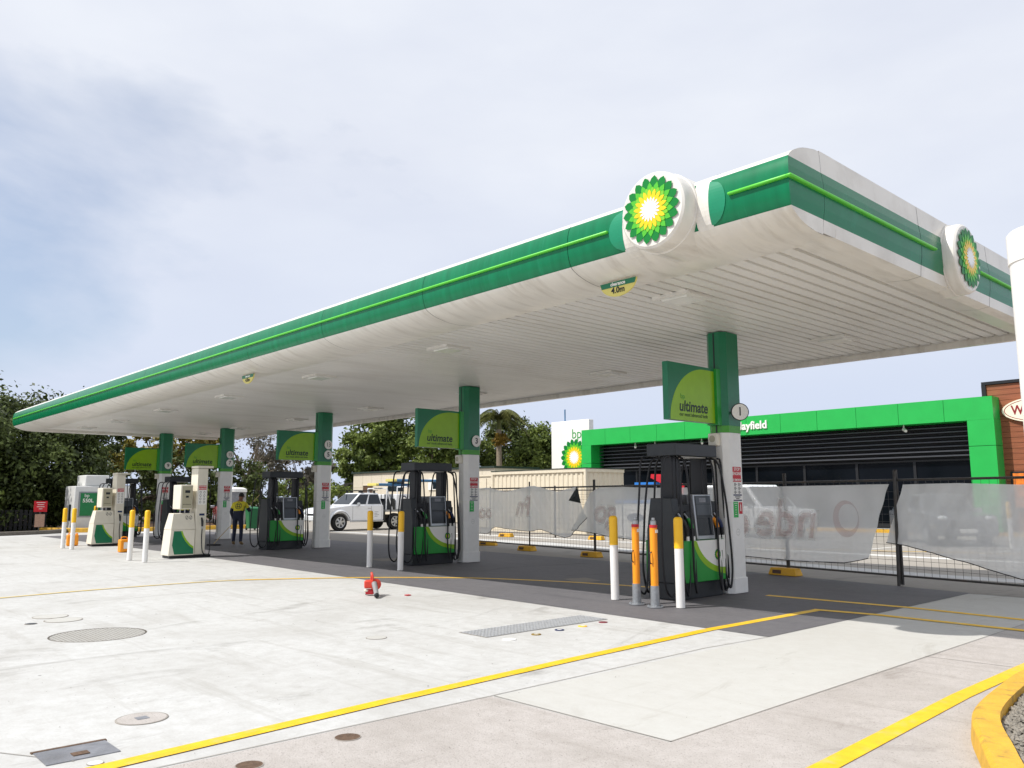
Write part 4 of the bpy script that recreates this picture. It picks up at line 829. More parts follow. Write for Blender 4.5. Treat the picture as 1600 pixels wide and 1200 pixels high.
# post without a foot that leans
tag(MB().tube([fp(11.47, .0, -.10), fp(11.50, 1.95, -.07)], .028, 8).build('fence_post', 'darksteel', smooth=50), 'dark steel post without a foot between the two right cloths', 'post')
def cloth(label, top, bot, off, seed, letters=None):
    rg = np.random.default_rng(seed); nu, nv = 60, 22; vs = []
    s0 = min(top[0][0], bot[0][0]); ts = [p[0] for p in top]; tz = [p[1] for p in top]; bs = [p[0] for p in bot]; bz = [p[1] for p in bot]
    ph = rg.uniform(0, 6.28, 4)
    def W(s_, z): return .024 * math.sin(3.1 * s_ + ph[0] + 1.7 * z) + .022 * math.sin(7.3 * s_ - 4.1 * z + ph[1]) + .012 * math.sin(15 * s_ + 9 * z + ph[2]) + .008 * math.sin(24 * s_ - 13 * z + ph[3])
    for j in range(nv + 1):
        v = j / nv
        for i in range(nu + 1):
            u = i / nu; st = ts[0] + (ts[-1] - ts[0]) * u; sb = bs[0] + (bs[-1] - bs[0]) * u
            zt = float(np.interp(st, ts, tz)); zb = float(np.interp(sb, bs, bz)); s_ = st + (sb - st) * v; z = zt + (zb - zt) * v
            vs.append(fp(s_, z, -off - W(s_, z) - .012))
    mb = MB().add(vs, [(j * (nu + 1) + i, j * (nu + 1) + i + 1, (j + 1) * (nu + 1) + i + 1, (j + 1) * (nu + 1) + i) for j in range(nv) for i in range(nu)])
    o = mb.build('shade_cloth', 'cloth', smooth=80); tag(o, label, 'shade cloth', 'grey mesh cloths tied on the wire fence')
    hm = MB(); hm.tube([fp(s_, z, -off - W(s_, z) - .016) for s_, z in [(bs[0] + (bs[-1] - bs[0]) * i / 40, float(np.interp(bs[0] + (bs[-1] - bs[0]) * i / 40, bs, bz))) for i in range(41)]], .008, 5); hm.build('hem_cord', 'black', o)
    if letters:
        for s_c, z_c, size, txt, sh in letters:
            for nm, bold, m_, lift in (('banner_lettering', .055, 'clothwht', .03), ('banner_lettering', .012, 'clothred', .034)):
                vv, ff = textgeo(txt, size, 0, bold, sh); q = [fp(s_c - a * 1.0, z_c + b_, -off - W(s_c - a, z_c + b_) - lift + .022 * 0 - .012) for a, b_, c_ in vv]
                MB().add(q, ff).build(nm, m_, o)
    return o
cloth('sagging grey mesh cloth between the column numbered 3 and the torn corner', [(-3.1, 1.80), (-2.23, 1.84), (-1.11, 1.70), (.03, 1.84), (.43, 1.86), (1.46, 1.68), (2.39, 1.80)], [(-3.1, .41), (-2.12, .42), (-1.85, .64), (.09, .56), (.73, .64), (1.79, .45), (2.08, .49), (2.85, 1.0)], .075, 1, [(-2.3, 1.08, .60, 'oo', .0), (-.2, 1.25, .75, 'Pn', -.3)])
cloth('long grey mesh cloth running behind the nearest pump and column', [(2.95, 1.62), (3.33, 1.77), (4.21, 1.78), (5.3, 1.74), (8.51, 1.72), (10.78, 1.73), (11.42, 1.73)], [(2.15, .66), (3.04, .62), (3.81, .55), (4.99, .49), (8.27, .31), (9.22, .29), (10.49, .33), (10.88, .43)], .075, 2, [(3.6, 1.15, .85, 'go', -.2), (9.15, 1.06, 1.0, 'nde', -.15), (8.0, 1.0, .9, 'o', -.1)])
cloth('grey mesh cloth at the right edge with a slanting lower edge', [(11.66, 1.72), (12.58, 1.73), (13.56, 1.69), (14.5, 1.70)], [(11.25, .72), (11.6, .70), (12.49, .51), (13.45, .27), (14.5, .10)], .075, 3)
# red ring print on the long cloth
longc = [o for o in COL.objects if o.name.startswith('shade_cloth')][1]
rg_ = MB(); A = arc(0, 0, 1, 0, 360, 36)[:-1]; k = len(A)
rg_.add([fp(10.55 + a * .27, 1.12 + b * .33, -.155) for a, b in A] + [fp(10.60 + a * .20, 1.15 + b * .24, -.155) for a, b in A], [(i, (i + 1) % k, k + (i + 1) % k, k + i) for i in range(k)]); rg_.build('banner_ring', 'clothred', longc)
tag(MB().add([fp(2.42, 1.82, -.08), fp(2.12, 1.44, -.15), fp(2.65, 1.37, -.14), fp(2.45, 1.55, -.19)], [(0, 1, 3), (1, 2, 3), (2, 0, 3)]).build('cloth_flap', 'clothdk'), 'dark torn triangle of cloth hanging from the fence rail', 'cloth flap')

# ================================================================== SHOP BUILDING
sh = thing('shop_building', 'green framed shop with black louvres and dark windows', 'shop', (-22, 37, .02))
SX0, SX1, ZT, ZL = -33.6, -11.16, 5.55, 4.62
fr = [(-33.6, -32.9)] ; y0, y1 = 36.4, 38.0
edges = list(np.linspace(SX0, SX1, 13))
for a, b in zip(edges[:-1], edges[1:]): MB().box(a + .008, b - .008, y0, y1, ZL, ZT).build('header_panel', 'storegreen', sh, True)
for a, b in ((SX0, SX0 + .75), (SX1 - 1.0, SX1)):
    for z0, z1 in ((.14, 3.55), (3.57, ZL - .004)): MB().box(a, b, y0, y1, z0, z1).build('frame_post', 'storegreen', sh, True)
MB().box(SX0 + .02, SX1 - .02, 38.0, 50, .14, 5.3).build('wall', 'wallstore', sh, True)
lv = MB()
for i in range(7):
    z = 3.22 + i * .2; lv.hexa([(SX0 + .76, 37.15, z), (SX1 - 1.01, 37.15, z), (SX1 - 1.01, 37.5, z + .07), (SX0 + .76, 37.5, z + .07)], [(SX0 + .76, 37.15, z + .05), (SX1 - 1.01, 37.15, z + .05), (SX1 - 1.01, 37.5, z + .12), (SX0 + .76, 37.5, z + .12)])
lv.build('louvres', 'louvre', sh, True)
MB().box(SX0 + .76, SX1 - 1.01, 37.55, 37.6, 3.15, ZL - .01).build('louvre_backing', 'black', sh, True)
wx = list(np.linspace(SX0 + .76, SX1 - 1.01, 9))
for a, b in zip(wx[:-1], wx[1:]):
    f_ = MB(); f_.box(a, a + .06, 37.4, 37.5, .15, 3.12).box(b - .06, b - .002, 37.4, 37.5, .15, 3.12).box(a + .06, b - .06, 37.4, 37.5, .15, .35).box(a + .06, b - .06, 37.4, 37.5, 3.04, 3.12); fo = f_.build('window', 'black', sh, True)
    g = MB().box(a + .06, b - .06, 37.44, 37.46, .35, 3.04).build('pane', 'glassdk', fo, False); g.data.transform(Matrix.Translation(-sh.location))
for x in (-29.9, -28.5, -25.4, -14.9):
    s_ = MB().tube([(x, 36.9, 4.62), (x, 36.9, 4.45)], .03, 8).build('soffit_camera', 'printwhite', sh, True)
    e = MB().tube([(x - .02, 36.95, 4.46), (x + .16, 36.7, 4.36)], [.08, .06], 10).build('camera_head', 'printwhite', s_, False); e.data.transform(Matrix.Translation(-sh.location))
tx = MB().text('Mayfield', .55, (-22.12, y0 - .03, 5.06), (1, 0, 0), (0, 0, 1), .03, .012); tx.build('raised_lettering', 'printwhite', sh, True)
b_ = MB().box(-32.2, -31.2, 40, 41, 5.3, 5.75).build('roof_unit', 'tankwhite', sh, True, bevel=.05)
# timber clad wing on the right
tw = thing('timber_wing', 'brown timber clad wing right of the green shop frame', 'building', (-7, 39, .02))
mb = MB()
for i in range(27):
    z = .14 + i * .22; mb.box(-11.6, -1.5, 37.2, 37.35, z + .012, z + .22)
mb.build('cladding', 'timber', tw, True); MB().box(-11.55, -1.55, 37.36, 48, .14, 6.15).build('wall', 'black', tw, True)
MB().box(-11.75, -1.4, 37.12, 37.6, 6.1, 6.22).build('roof_capping', 'black', tw, True); MB().box(-11.76, -11.6, 37.13, 48, .14, 6.1).build('corner_trim', 'black', tw, True)
ov = thing('oval_sign', 'cream oval cafe sign with red capitals on the timber wall', 'sign', (-9.55, 37.2, 4.95))
A = arc(0, 0, 1, 0, 360, 40)[:-1]
MB().prism([(a * 1.5, b * .53) for a, b in A], (0, -.14, 0), (1, 0, 0), (0, 0, 1), (0, .14, 0)).build('board', 'ovalcream', ov)
k = len(A); MB().add([(a * 1.42, -.144, b * .47) for a, b in A] + [(a * 1.39, -.144, b * .445) for a, b in A], [(i, (i + 1) % k, k + (i + 1) % k, k + i) for i in range(k)]).build('border', 'ovalred', ov)
MB().text('WILD BEAN', .52, (-.02, -.146, .0), (1, 0, 0), (0, 0, 1), .003, .012, sx=.82).build('lettering', 'ovalred', ov)
ps = thing('menu_poster', 'orange menu poster in a black frame on the timber wall', 'poster', (-10.2, 37.2, 1.9))
MB().box(-.75, .75, -.06, 0, -.9, .62).build('frame', 'black', ps); MB().box(-.68, .68, -.066, -.061, -.83, .55).build('print', 'poster', ps)
# totem
tt = thing('pylon_sign', 'white pylon sign with a sunflower emblem behind the shop corner', 'sign', (-41.4, 44, 0))
MB().box(-2.05, 1.75, -.25, .25, .02, 7.15).build('slab', 'printwhite', tt, bevel=.03)
mb = MB(); sunflower(mb, (.28, -.253, 4.45), (1, 0, 0), (0, 0, 1), 1.36, [0, 1, 2, 3, 4], .006); mb.build('emblem', HEL, tt)
MB().text('bp', 1.0, (.55, -.256, 6.12), (1, 0, 0), (0, 0, 1), .004, .0).build('lettering', 'greenmid', tt)
MB().tube([(-.85, 0, 7.14), (-.85, 0, 8.05)], .05, 8).build('antenna', 'pipeblue', tt)
# ================================================================== WHITE POLE right edge
wp = thing('sign_pole', 'thick white steel pole standing in the gravel bed at the right edge', 'pole', (-1.57, 6.57, .06))
MB().lathe([(.25, 0), (.25, 3.08)], n=40).build('shaft', 'bolwhite', wp, smooth=30); MB().lathe([(.258, 3.08), (.258, 3.29), (.24, 3.31), (0, 3.315)], n=40).build('cap', 'bolwhite', wp, smooth=30)

# ================================================================== CONTAINER, SHEDS
def corr(mb, o, u, L, z0, z1, pitch=.28, dep=.04, nrm=None):
    o, u, nrm = Vector(o), Vector(u), Vector(nrm); k = int(L / pitch); pts = []
    for i in range(k):
        s_ = i * L / k; w_ = L / k
        for f_, d in ((0, 0), (.30, 0), (.42, -dep), (.80, -dep), (.92, 0)): pts.append(o + u * (s_ + w_ * f_) + nrm * d)
    pts.append(o + u * L); n = len(pts)
    mb.add([p + Vector((0, 0, z0)) for p in pts] + [p + Vector((0, 0, z1)) for p in pts], [(i, i + 1, n + i + 1, n + i) for i in range(n - 1)])
ct = thing('shipping_container', 'cream corrugated shipping container behind the wire fence', 'container', (-23.8, 26, .0))
mb = MB(); corr(mb, (-6.0, 0, 0), (1, 0, 0), 6.0, .12, 2.62, nrm=(0, -1, 0)); corr(mb, (0, 0, 0), (0, 1, 0), 2.5, .12, 2.62, nrm=(1, 0, 0)); mb.build('walls', 'contcream', ct)
MB().box(-6.05, .05, -.05, 2.5, 2.62, 2.76).box(-6.05, .05, -.05, 2.5, .0, .12).build('rails', 'contcream', ct); MB().box(-6.07, .07, -.07, 2.55, 2.762, 2.80).build('roof', 'darkgreen', ct)
for x in (-6.0, .0): MB().box(x - .06, x + .05, -.045, .06, .12, 2.62).build('corner_post', 'contcream', ct)
c2 = thing('site_cabinet', 'flat cream site cabinet left of the corrugated container', 'cabinet', (-31.9, 27.2, 0)); MB().box(-1.7, 1.9, 0, 2, .05, 2.6).build('body', 'contcream', c2, bevel=.02); MB().box(-1.75, 1.95, -.05, 2.05, 2.602, 2.68).build('lid', 'contcream', c2)
MB().box(.25, .27, -.012, 0, .2, 2.5).box(1.5, 1.53, -.012, 0, .2, 2.5).build('door_seam', 'brown', c2)
sd = thing('site_shed', 'long cream shed with dark roof edge behind the white ute', 'shed', (-44.5, 32, 0))
mb = MB(); mb.box(-7.55, 8.0, 0, 3.5, .05, 3.28); mb.build('wall', 'shed', sd); mb = MB(); mb.box(-7.7, 8.1, -.12, 3.6, 3.282, 3.40); mb.build('roof', 'darkgreen', sd)
mb = MB()
for i in range(1, 13): mb.box(-7.55 + i * 1.2, -7.53 + i * 1.2, -.006, 0, .1, 3.25)
mb.box(-7.55, -4.6, -.006, 0, 2.28, 2.3); mb.build('panel_joints', 'creamdk', sd)
d_ = MB().box(-6.2, -5.0, -.02, -.001, .1, 2.42).build('doorway', 'brown', sd); MB().box(-6.26, -6.2, -.04, -.001, .1, 2.42).box(-6.26, -4.9, -.06, -.001, 2.42, 2.48).build('frame', 'shed', d_)
d_ = MB().box(-3.1, -1.2, -.02, -.001, 2.0, 2.8).build('window', 'carglass', sd)
d_ = MB().box(1.6, 3.4, -.08, -.001, 2.05, 2.75).build('window', 'printwhite', sd); MB().box(2.1, 3.1, -.085, -.081, 2.1, 2.68).build('pane', 'carglass', d_)
MB().box(-.55, -.05, -.03, -.001, 2.4, 3.1).build('green_poster', 'limedk', sd)
aw = thing('shade_awning', 'dark curved shade awning behind the front of the white ute', 'awning', (-54, 33, 0))
A = arc(0, 0, 1, 8, 172, 16); mb = MB(); mb.add([(a * 2.8, 0, 1.6 + b * 1.1) for a, b in A] + [(a * 2.8, 3, 1.6 + b * 1.1) for a, b in A], [(i, i + 1, 18 + i, 17 + i) for i in range(16)]); mb.build('fabric', 'charcoal', aw)
MB().tube([(-2.7, 0, 0), (-2.7, 0, 1.75)], .06, 8).tube([(2.7, 0, 0), (2.7, 0, 1.75)], .06, 8).build('posts', 'galv', aw); MB().box(-2.4, 2.4, 2.9, 3.0, 0, 1.7).build('rear_screen', 'black', aw)

# ================================================================== VEHICLES
def wheel(parent, x, y, r, wd, sgn):
    w_ = MB().lathe([(r * .62, -wd / 2), (r * .93, -wd / 2), (r, -wd / 2 + .04), (r, wd / 2 - .04), (r * .93, wd / 2), (r * .62, wd / 2)], (x, y, r), (1, 0, 0), 24).build('wheel', 'tyre', parent, smooth=40)
    m = MB(); xx = x + sgn * (wd / 2 + .006); m.lathe([(r * .63, -.1 * 0), (r * .63, .02), (r * .55, .015), (r * .55, .004), (0, .004)], (xx, y, r), (sgn, 0, 0), 24, mis=[0, 0, 1, 1])
    for k in range(6):
        a = R(60 * k + 15); c, s_ = math.cos(a), math.sin(a)
        m.hexa([(xx, y + c * .05 - s_ * .035, r + s_ * .05 + c * .035), (xx, y + c * r * .56 - s_ * .05, r + s_ * r * .56 + c * .05), (xx, y + c * r * .56 + s_ * .05, r + s_ * r * .56 - c * .05), (xx, y + c * .05 + s_ * .035, r + s_ * .05 - c * .035)],
               [(xx + sgn * .025, y + c * .05 - s_ * .03, r + s_ * .05 + c * .03), (xx + sgn * .012, y + c * r * .56 - s_ * .04, r + s_ * r * .56 + c * .04), (xx + sgn * .012, y + c * r * .56 + s_ * .04, r + s_ * r * .56 - c * .04), (xx + sgn * .025, y + c * .05 + s_ * .03, r + s_ * .05 - c * .03)])
    m.lathe([(.06, 0), (.05, .03), (0, .035)], (xx, y, r), (sgn, 0, 0), 12); m.build('rim', ['rim', 'charcoal'], w_)
def vehicle(name, label, cat, loc, rz, paint, prof, cab, halfw, wheels, wr, group=None, tray=False):
    """prof: closed side outline (y,z) of the lower body, front towards -y; cab: (yb0,yb1,yt0,yt1,zb,zt,hb,ht)"""
    t = thing(name, label, cat, loc, rz, group)
    mb = MB(); mb.prism(prof, (-halfw, 0, 0), (0, 1, 0), (0, 0, 1), (2 * halfw, 0, 0)); mb.build('body', paint, t, bevel=.06, seg=3)
    yb0, yb1, yt0, yt1, zb, zt, hb, ht = cab
    B4 = [(-hb, yb0, zb), (hb, yb0, zb), (hb, yb1, zb), (-hb, yb1, zb)]; T4 = [(-ht, yt0, zt), (ht, yt0, zt), (ht, yt1, zt), (-ht, yt1, zt)]
    ca = MB().hexa(B4, T4).build('cabin', paint, t, bevel=.05, seg=3)
    Bv = [Vector(p) for p in B4]; Tv = [Vector(p) for p in T4]
    def pane(p0, p1, p2, p3, nm, inset=.0):
        n = (p1 - p0).cross(p3 - p0).normalized() * .012; c_ = (p0 + p1 + p2 + p3) / 4
        if n.dot(c_ - Vector((0, (yb0 + yb1) / 2, zb))) < 0: n = -n
        MB().add([p0 + n, p1 + n, p2 + n, p3 + n], [(0, 1, 2, 3)]).build(nm, 'carglass', ca)
    L = lambda a, b, t_: a + (b - a) * t_
    for sx, (i, j) in ((1, (1, 2)), (-1, (0, 3))):
        segs = ((.05, .47), (.53, .95))
        for a, b in segs:
            q = [L(L(Bv[i], Tv[i], .10), L(Bv[j], Tv[j], .10), a), L(L(Bv[i], Tv[i], .10), L(Bv[j], Tv[j], .10), b), L(L(Bv[i], Tv[i], .86), L(Bv[j], Tv[j], .86), b), L(L(Bv[i], Tv[i], .86), L(Bv[j], Tv[j], .86), a)]
            pane(*q, 'side_window')
    for i, j, nm in ((0, 1, 'windscreen'), (3, 2, 'rear_window')):
        q = [L(L(Bv[i], Bv[j], .06), L(Tv[i], Tv[j], .06), .08), L(L(Bv[i], Bv[j], .94), L(Tv[i], Tv[j], .94), .08), L(L(Bv[i], Bv[j], .94), L(Tv[i], Tv[j], .94), .90), L(L(Bv[i], Bv[j], .06), L(Tv[i], Tv[j], .06), .90)]; pane(*q, nm)
    for y in wheels:
        for sx in (1, -1): wheel(t, sx * (halfw - .10), y, wr, .24, sx)
    y0 = min(p[0] for p in prof); y1 = max(p[0] for p in prof)
    for sx in (1, -1):
        MB().sphere((sx * (halfw - .22), y0 + .10, .86), (.17, .14, .09)).build('headlight', 'lampw', t, smooth=60)
        MB().box(min(sx * (halfw + .02), sx * (halfw + .24)), max(sx * (halfw + .02), sx * (halfw + .24)), yb0 + .38, yb0 + .46, zb - .03, zb + .13).build('mirror', 'silver', t, bevel=.03)
        MB().box(sx * halfw - .012, sx * halfw + .012, yb0 + 1.02, yb0 + 1.2, zb - .16, zb - .12).build('door_handle', 'silver', t)
        if not tray: MB().box(sx * (halfw - .12) - .08, sx * (halfw - .12) + .08, y1 - .03, y1 + .012, .75, .95).build('tail_light', 'lampred', t)
    MB().box(-.45, .45, y0 - .012, y0 + .02, .55, .8).build('grille', 'black', t)
    dj = MB()
    for sx in (1, -1):
        for y in (yb0 + .18, yb0 + 1.22, yb1 - .08): dj.box(min(sx * (halfw - .01), sx * (halfw + .0025)), max(sx * (halfw - .01), sx * (halfw + .0025)), y, y + .012, .52, zb - .03)
    dj.build('door_seam', 'charcoal', t)
    return t
def profile(y0, y1, nose, base, zg, arches, ar, hood_end):
    p = [(y0, zg + .05), (y0 - .03, nose - .25), (y0 + .08, nose - .03), (y0 + .3, nose), (hood_end, base), (y1 - .02, base), (y1, base - .2), (y1, zg + .05), (y1 - .05, zg)]
    for y in sorted(arches, reverse=True):
        a0 = math.degrees(math.asin(min(.95, max(-.95, (zg - .36) / ar))))
        p += [(q, r_) for q, r_ in arc(y, .36, ar, a0, 180 - a0, 12)]
    p += [(y0 + .05, zg)]; return p
ute = vehicle('ute', 'white dual cab ute with tray and roof racks parked behind the pumps', 'ute', (-35.1, 20.35, .004), 0, 'carwhite', profile(-.95, 2.42, 1.06, 1.2, .46, [0.0], .50, .55), (.5, 2.4, 1.2, 2.22, 1.18, 1.78, .86, .68), .89, [0.0, 3.1], .40, tray=True)
MB().box(-.12, .12, 2.3, 4.4, .5, .72).box(-.5, .5, 3.0, 3.2, .32, .5).build('chassis', 'black', ute); MB().box(-.92, .92, 2.52, 4.5, .86, .96).build('tray', 'galv', ute)
sb_ = MB().box(-.90, .90, 3.15, 4.48, .962, 1.72).build('service_body', 'carwhite', ute, bevel=.03)
rd = arc(0, 0, .15, 0, 360, 24)[:-1]; MB().prism(rd, (.9015, 3.62, 1.5), (0, 1, 0), (0, 0, 1), (.002, 0, 0)).build('round_badge', 'navy', sb_); MB().prism([(a * .6, b * .6) for a, b in rd], (.9038, 3.62, 1.5), (0, 1, 0), (0, 0, 1), (.001, 0, 0)).build('badge_centre', 'printwhite', sb_)
mb = MB()
for x in (-.85, .85): mb.tube([(x, 2.95, .96), (x, 2.62, 2.0)], .03, 8).tube([(x, 2.58, .96), (x, 2.62, 2.0)], .03, 8)
mb.tube([(-.85, 2.62, 2.0), (.85, 2.62, 2.0)], .03, 8)
mb.build('ladder_rack', 'carwhite', ute, smooth=50); mb = MB()
for x in (-.85, .85): mb.tube([(x, 4.4, 1.7), (x, 4.4, 2.1)], .03, 8)
mb.tube([(-.85, 4.4, 2.1), (.85, 4.4, 2.1)], .03, 8); mb.build('ladder_rack', 'carwhite', ute, smooth=50)
mb = MB()
for i in range(6): mb.tube([(-.8 + .32 * i, 2.75, .98), (-.8 + .32 * i, 2.75, 1.7)], .02, 6)
mb.box(-.85, .85, 2.8, 3.1, .97, 1.5); mb.build('tray_gear', 'charcoal', ute)
mb = MB()
for y in (1.3, 2.0): mb.box(-.74, .74, y - .03, y + .03, 1.86, 1.89).box(-.7, -.62, y - .04, y + .04, 1.78, 1.86).box(.62, .7, y - .04, y + .04, 1.78, 1.86)
mb.box(.66, .70, .85, 2.2, 1.89, 1.91).box(-.70, -.66, .85, 2.2, 1.89, 1.91); mb.build('roof_rack', 'black', ute)
mb = MB()
for x in (-.94, .94): mb.box(min(x, x * .96), max(x, x * .96), .62, 2.4, .40, .47)
mb.build('side_step', 'silver', ute, bevel=.015); MB().box(-.8, .8, 2.5, 2.58, .45, .9).build('mud_guard', 'black', ute)
mb = MB()
for i, wd in enumerate((.22, .16, .26, .18)): mb.box(.891, .893, 1.9 - .0, 1.9 + wd, .86 - .07 * i, .875 - .07 * i)
mb.build('door_lettering', 'ink', ute)
MB().box(-.93, .93, -1.02, -.84, .46, .72).build('bumper', 'carwhite', ute, bevel=.05); 
mb = MB()
for sx in (1, -1):
    A = arc(0, .40, .545, 0, 180, 14); mb.add([(sx * .9, a, b) for a, b in A] + [(sx * .965, a, b - .01) for a, b in A] + [(sx * .9, a * 1.13, .4 + (b - .4) * 1.13) for a, b in A], [(i, i + 1, 16 + i, 15 + i) for i in range(14)] + [(15 + i, 16 + i, 31 + i, 30 + i) for i in range(14)])
mb.build('fender_flare', 'carwhite', ute, smooth=40)
def bundle(label, x, y0, y1, z, n):
    t = thing('pipe_bundle', label, 'pipe bundle', (x, y0, z), 0, 'blue pipes with yellow end caps on the ute rack'); mb = MB()
    for i in range(n): mb.tube([(i * .13, .25, 0), (i * .13, y1 - y0, 0)], .065, 10)
    mb.build('pipes', 'pipeblue', t, smooth=50); mb = MB()
    for i in range(n): mb.tube([(i * .13, .08, 0), (i * .13, .25, 0)], .070, 10)
    mb.build('end_caps', 'signyellow', t, smooth=50)
bundle('lower blue pipe bundle with yellow caps on the ute rack', -35.35, 22.5, 24.6, 2.20, 6); bundle('upper blue pipe bundle with yellow caps on the ute rack', -35.1, 23.4, 26.3, 2.42, 6)
van = vehicle('van', 'white van mostly hidden behind the mesh cloth and nearest column', 'van', (-16.3, 28.6, .004), R(75), 'carwhite', profile(-.9, 3.9, 1.1, 1.15, .35, [0.0, 2.9], .44, .2), (.0, 3.85, .9, 3.7, 1.12, 2.0, .93, .80), .95, [0.0, 2.9], .34)
suv = vehicle('car', 'dark grey car behind the right mesh cloth', 'car', (-9.9, 28.0, .004), R(40), 'cargrey', profile(-.85, 3.6, .98, 1.05, .32, [0.0, 2.7], .42, .5), (.45, 3.5, 1.1, 3.0, 1.02, 1.62, .86, .66), .90, [0.0, 2.7], .34)
MB().box(-.25, .25, -.91, -.885, .42, .54).build('number_plate', 'printwhite', suv)
rc = vehicle('car', 'red car glimpsed between the worker and the green bins', 'car', (-46.5, 20.5, .03), R(70), 'carred', profile(-.85, 3.5, .95, 1.0, .30, [0.0, 2.6], .42, .6), (.5, 3.3, 1.2, 2.8, .98, 1.5, .84, .62), .88, [0.0, 2.6], .33)

# ================================================================== MINOR BACKGROUND THINGS
fz = thing('ice_freezer', 'white ice freezer with a blue lid seen through the mesh cloth', 'freezer', (-19.7, 24.6, .004)); MB().box(-.85, .85, -.5, .4, 0, 1.3).build('cabinet', 'printwhite', fz, bevel=.03); MB().box(-.87, .87, -.52, .42, 1.302, 1.42).build('lid', 'blue', fz, bevel=.02)
MB().prism([(a * .4, b * .16) for a, b in arc(0, 0, 1, 0, 360, 20)[:-1]], (.1, -.503, .78), (1, 0, 0), (0, 0, 1), (0, -.003, 0)).build('oval_badge', 'navy', fz)
rs = thing('sloping_board', 'red sloping board on a dark frame seen between the pump masts', 'board', (-19.75, 26.2, 0))
MB().hexa([(-.75, 0, 2.30), (-.74, .06, 2.30), (.80, .06, 1.62), (.80, 0, 1.62)], [(-.72, 0, 2.44), (-.72, .06, 2.44), (.02, .06, 2.42), (.02, 0, 2.42)]).hexa([(.02, 0, 1.98), (.02, .06, 1.98), (.80, .06, 1.62), (.80, 0, 1.62)], [(.02, 0, 2.42), (.02, .06, 2.42), (.84, .06, 2.0), (.84, 0, 2.0)]).build('board', 'red', rs)
MB().tube([(-.3, .1, 0), (-.3, .1, 2.2)], .05, 8).tube([(.5, .1, 0), (.5, .1, 1.8)], .05, 8).build('frame', 'charcoal', rs)
bb = thing('blue_rack', 'flat blue rack top showing above the fence rail', 'rack', (-20.65, 26.0, 0)); MB().box(-.5, .5, 0, .4, 2.0, 2.12).build('top', 'blue', bb); MB().tube([(-.4, .2, 0), (-.4, .2, 2.0)], .04, 8).tube([(.4, .2, 0), (.4, .2, 2.0)], .04, 8).build('legs', 'galv', bb)
# AdBlue style tank
tk = thing('storage_tank', 'white storage tank cabinet with a green panel at far left', 'tank', (-42.2, 12.2, .02))
mb = MB().box(-1.6, 0, -1.2, 1.35, .06, 2.1); mb.build('cabinet', 'tankwhite', tk, bevel=.03); MB().box(-1.5, -.1, -.75, .3, 2.102, 2.62).build('pump_housing', 'tankwhite', tk, bevel=.04)
gp = MB().box(.002, .04, -.95, -.05, .72, 1.78).build('green_panel', 'greenpanel', tk, bevel=.015); MB().box(-.01, .025, -1.02, .02, .66, 1.84).build('panel_frame', 'galv', tk)
MB().text('bp', .22, (.043, -.68, 1.66), (0, 1, 0), (0, 0, 1), .001).text('550L', .24, (.043, -.62, 1.42), (0, 1, 0), (0, 0, 1), .001, .004).build('lettering', 'printwhite', gp)
MB().box(-.75, -.45, -1.22, -1.202, .5, 1.25).build('dark_gauge', 'ink', tk)
rsg = thing('warning_sign', 'small red sign over a tan notice on a post at far left', 'sign', (-40.6, 9.25, .02)); MB().tube([(0, 0, 0), (0, 0, 1.4)], .025, 8).build('post', 'darksteel', rsg); MB().box(.026, .04, -.26, .26, .95, 1.42).build('red_board', 'red', rsg); MB().box(.026, .04, -.19, .19, .30, .85).build('tan_board', 'extpaper', rsg)
mb = MB()
for i, wd in enumerate((.34, .26, .30, .14)): mb.box(.041, .043, -wd / 2, wd / 2, 1.34 - .09 * i, 1.36 - .09 * i)
mb.build('lettering', 'printwhite', rsg)
gt = thing('grey_tank', 'grey tank with a white rounded lid behind the column numbered 7', 'tank', (-42.0, 18.6, .02)); MB().lathe([(.62, 0), (.62, 1.85)], n=24).build('drum', 'steelplate', gt, smooth=40); MB().lathe([(.66, 1.85), (.64, 2.0), (.45, 2.08), (0, 2.1)], n=24).build('lid', 'printwhite', gt, smooth=40)
def bin_(x, y, label, s_=1.0):
    t = thing('wheelie_bin', label, 'bin', (x, y, .01), R(80), 'green wheelie bins')
    MB().hexa([(-.22, -.26, .08), (.22, -.26, .08), (.22, .26, .08), (-.22, .26, .08)], [(-.29, -.34, 1.0), (.29, -.34, 1.0), (.29, .34, 1.0), (-.29, .34, 1.0)]).build('body', 'bingreen', t, bevel=.02); MB().hexa([(-.31, -.36, 1.0), (.31, -.36, 1.0), (.31, .38, 1.0), (-.31, .38, 1.0)], [(-.26, -.3, 1.09), (.26, -.3, 1.09), (.26, .38, 1.12), (-.26, .38, 1.12)]).build('lid', 'bingreen', t, bevel=.02)
    for x_ in (-.2, .2): MB().lathe([(.1, -.03), (.1, .03)], (x_, .28, .1), (1, 0, 0), 12).build('wheel', 'tyre', t)
bin_(-38.2, 17.9, 'green wheelie bin left of the pump beside column 5'); bin_(-37.6, 18.7, 'second green wheelie bin just behind the pump beside column 5')
rp_ = thing('red_cabinet', 'narrow red cabinet between the third pump and its column', 'cabinet', (-24.6, 13.9, .012)); MB().box(-.12, .12, -.12, .12, 0, 1.15).build('body', 'red', rp_, bevel=.02); MB().box(-.13, .13, -.13, .13, 1.152, 1.2).build('top', 'printwhite', rp_)

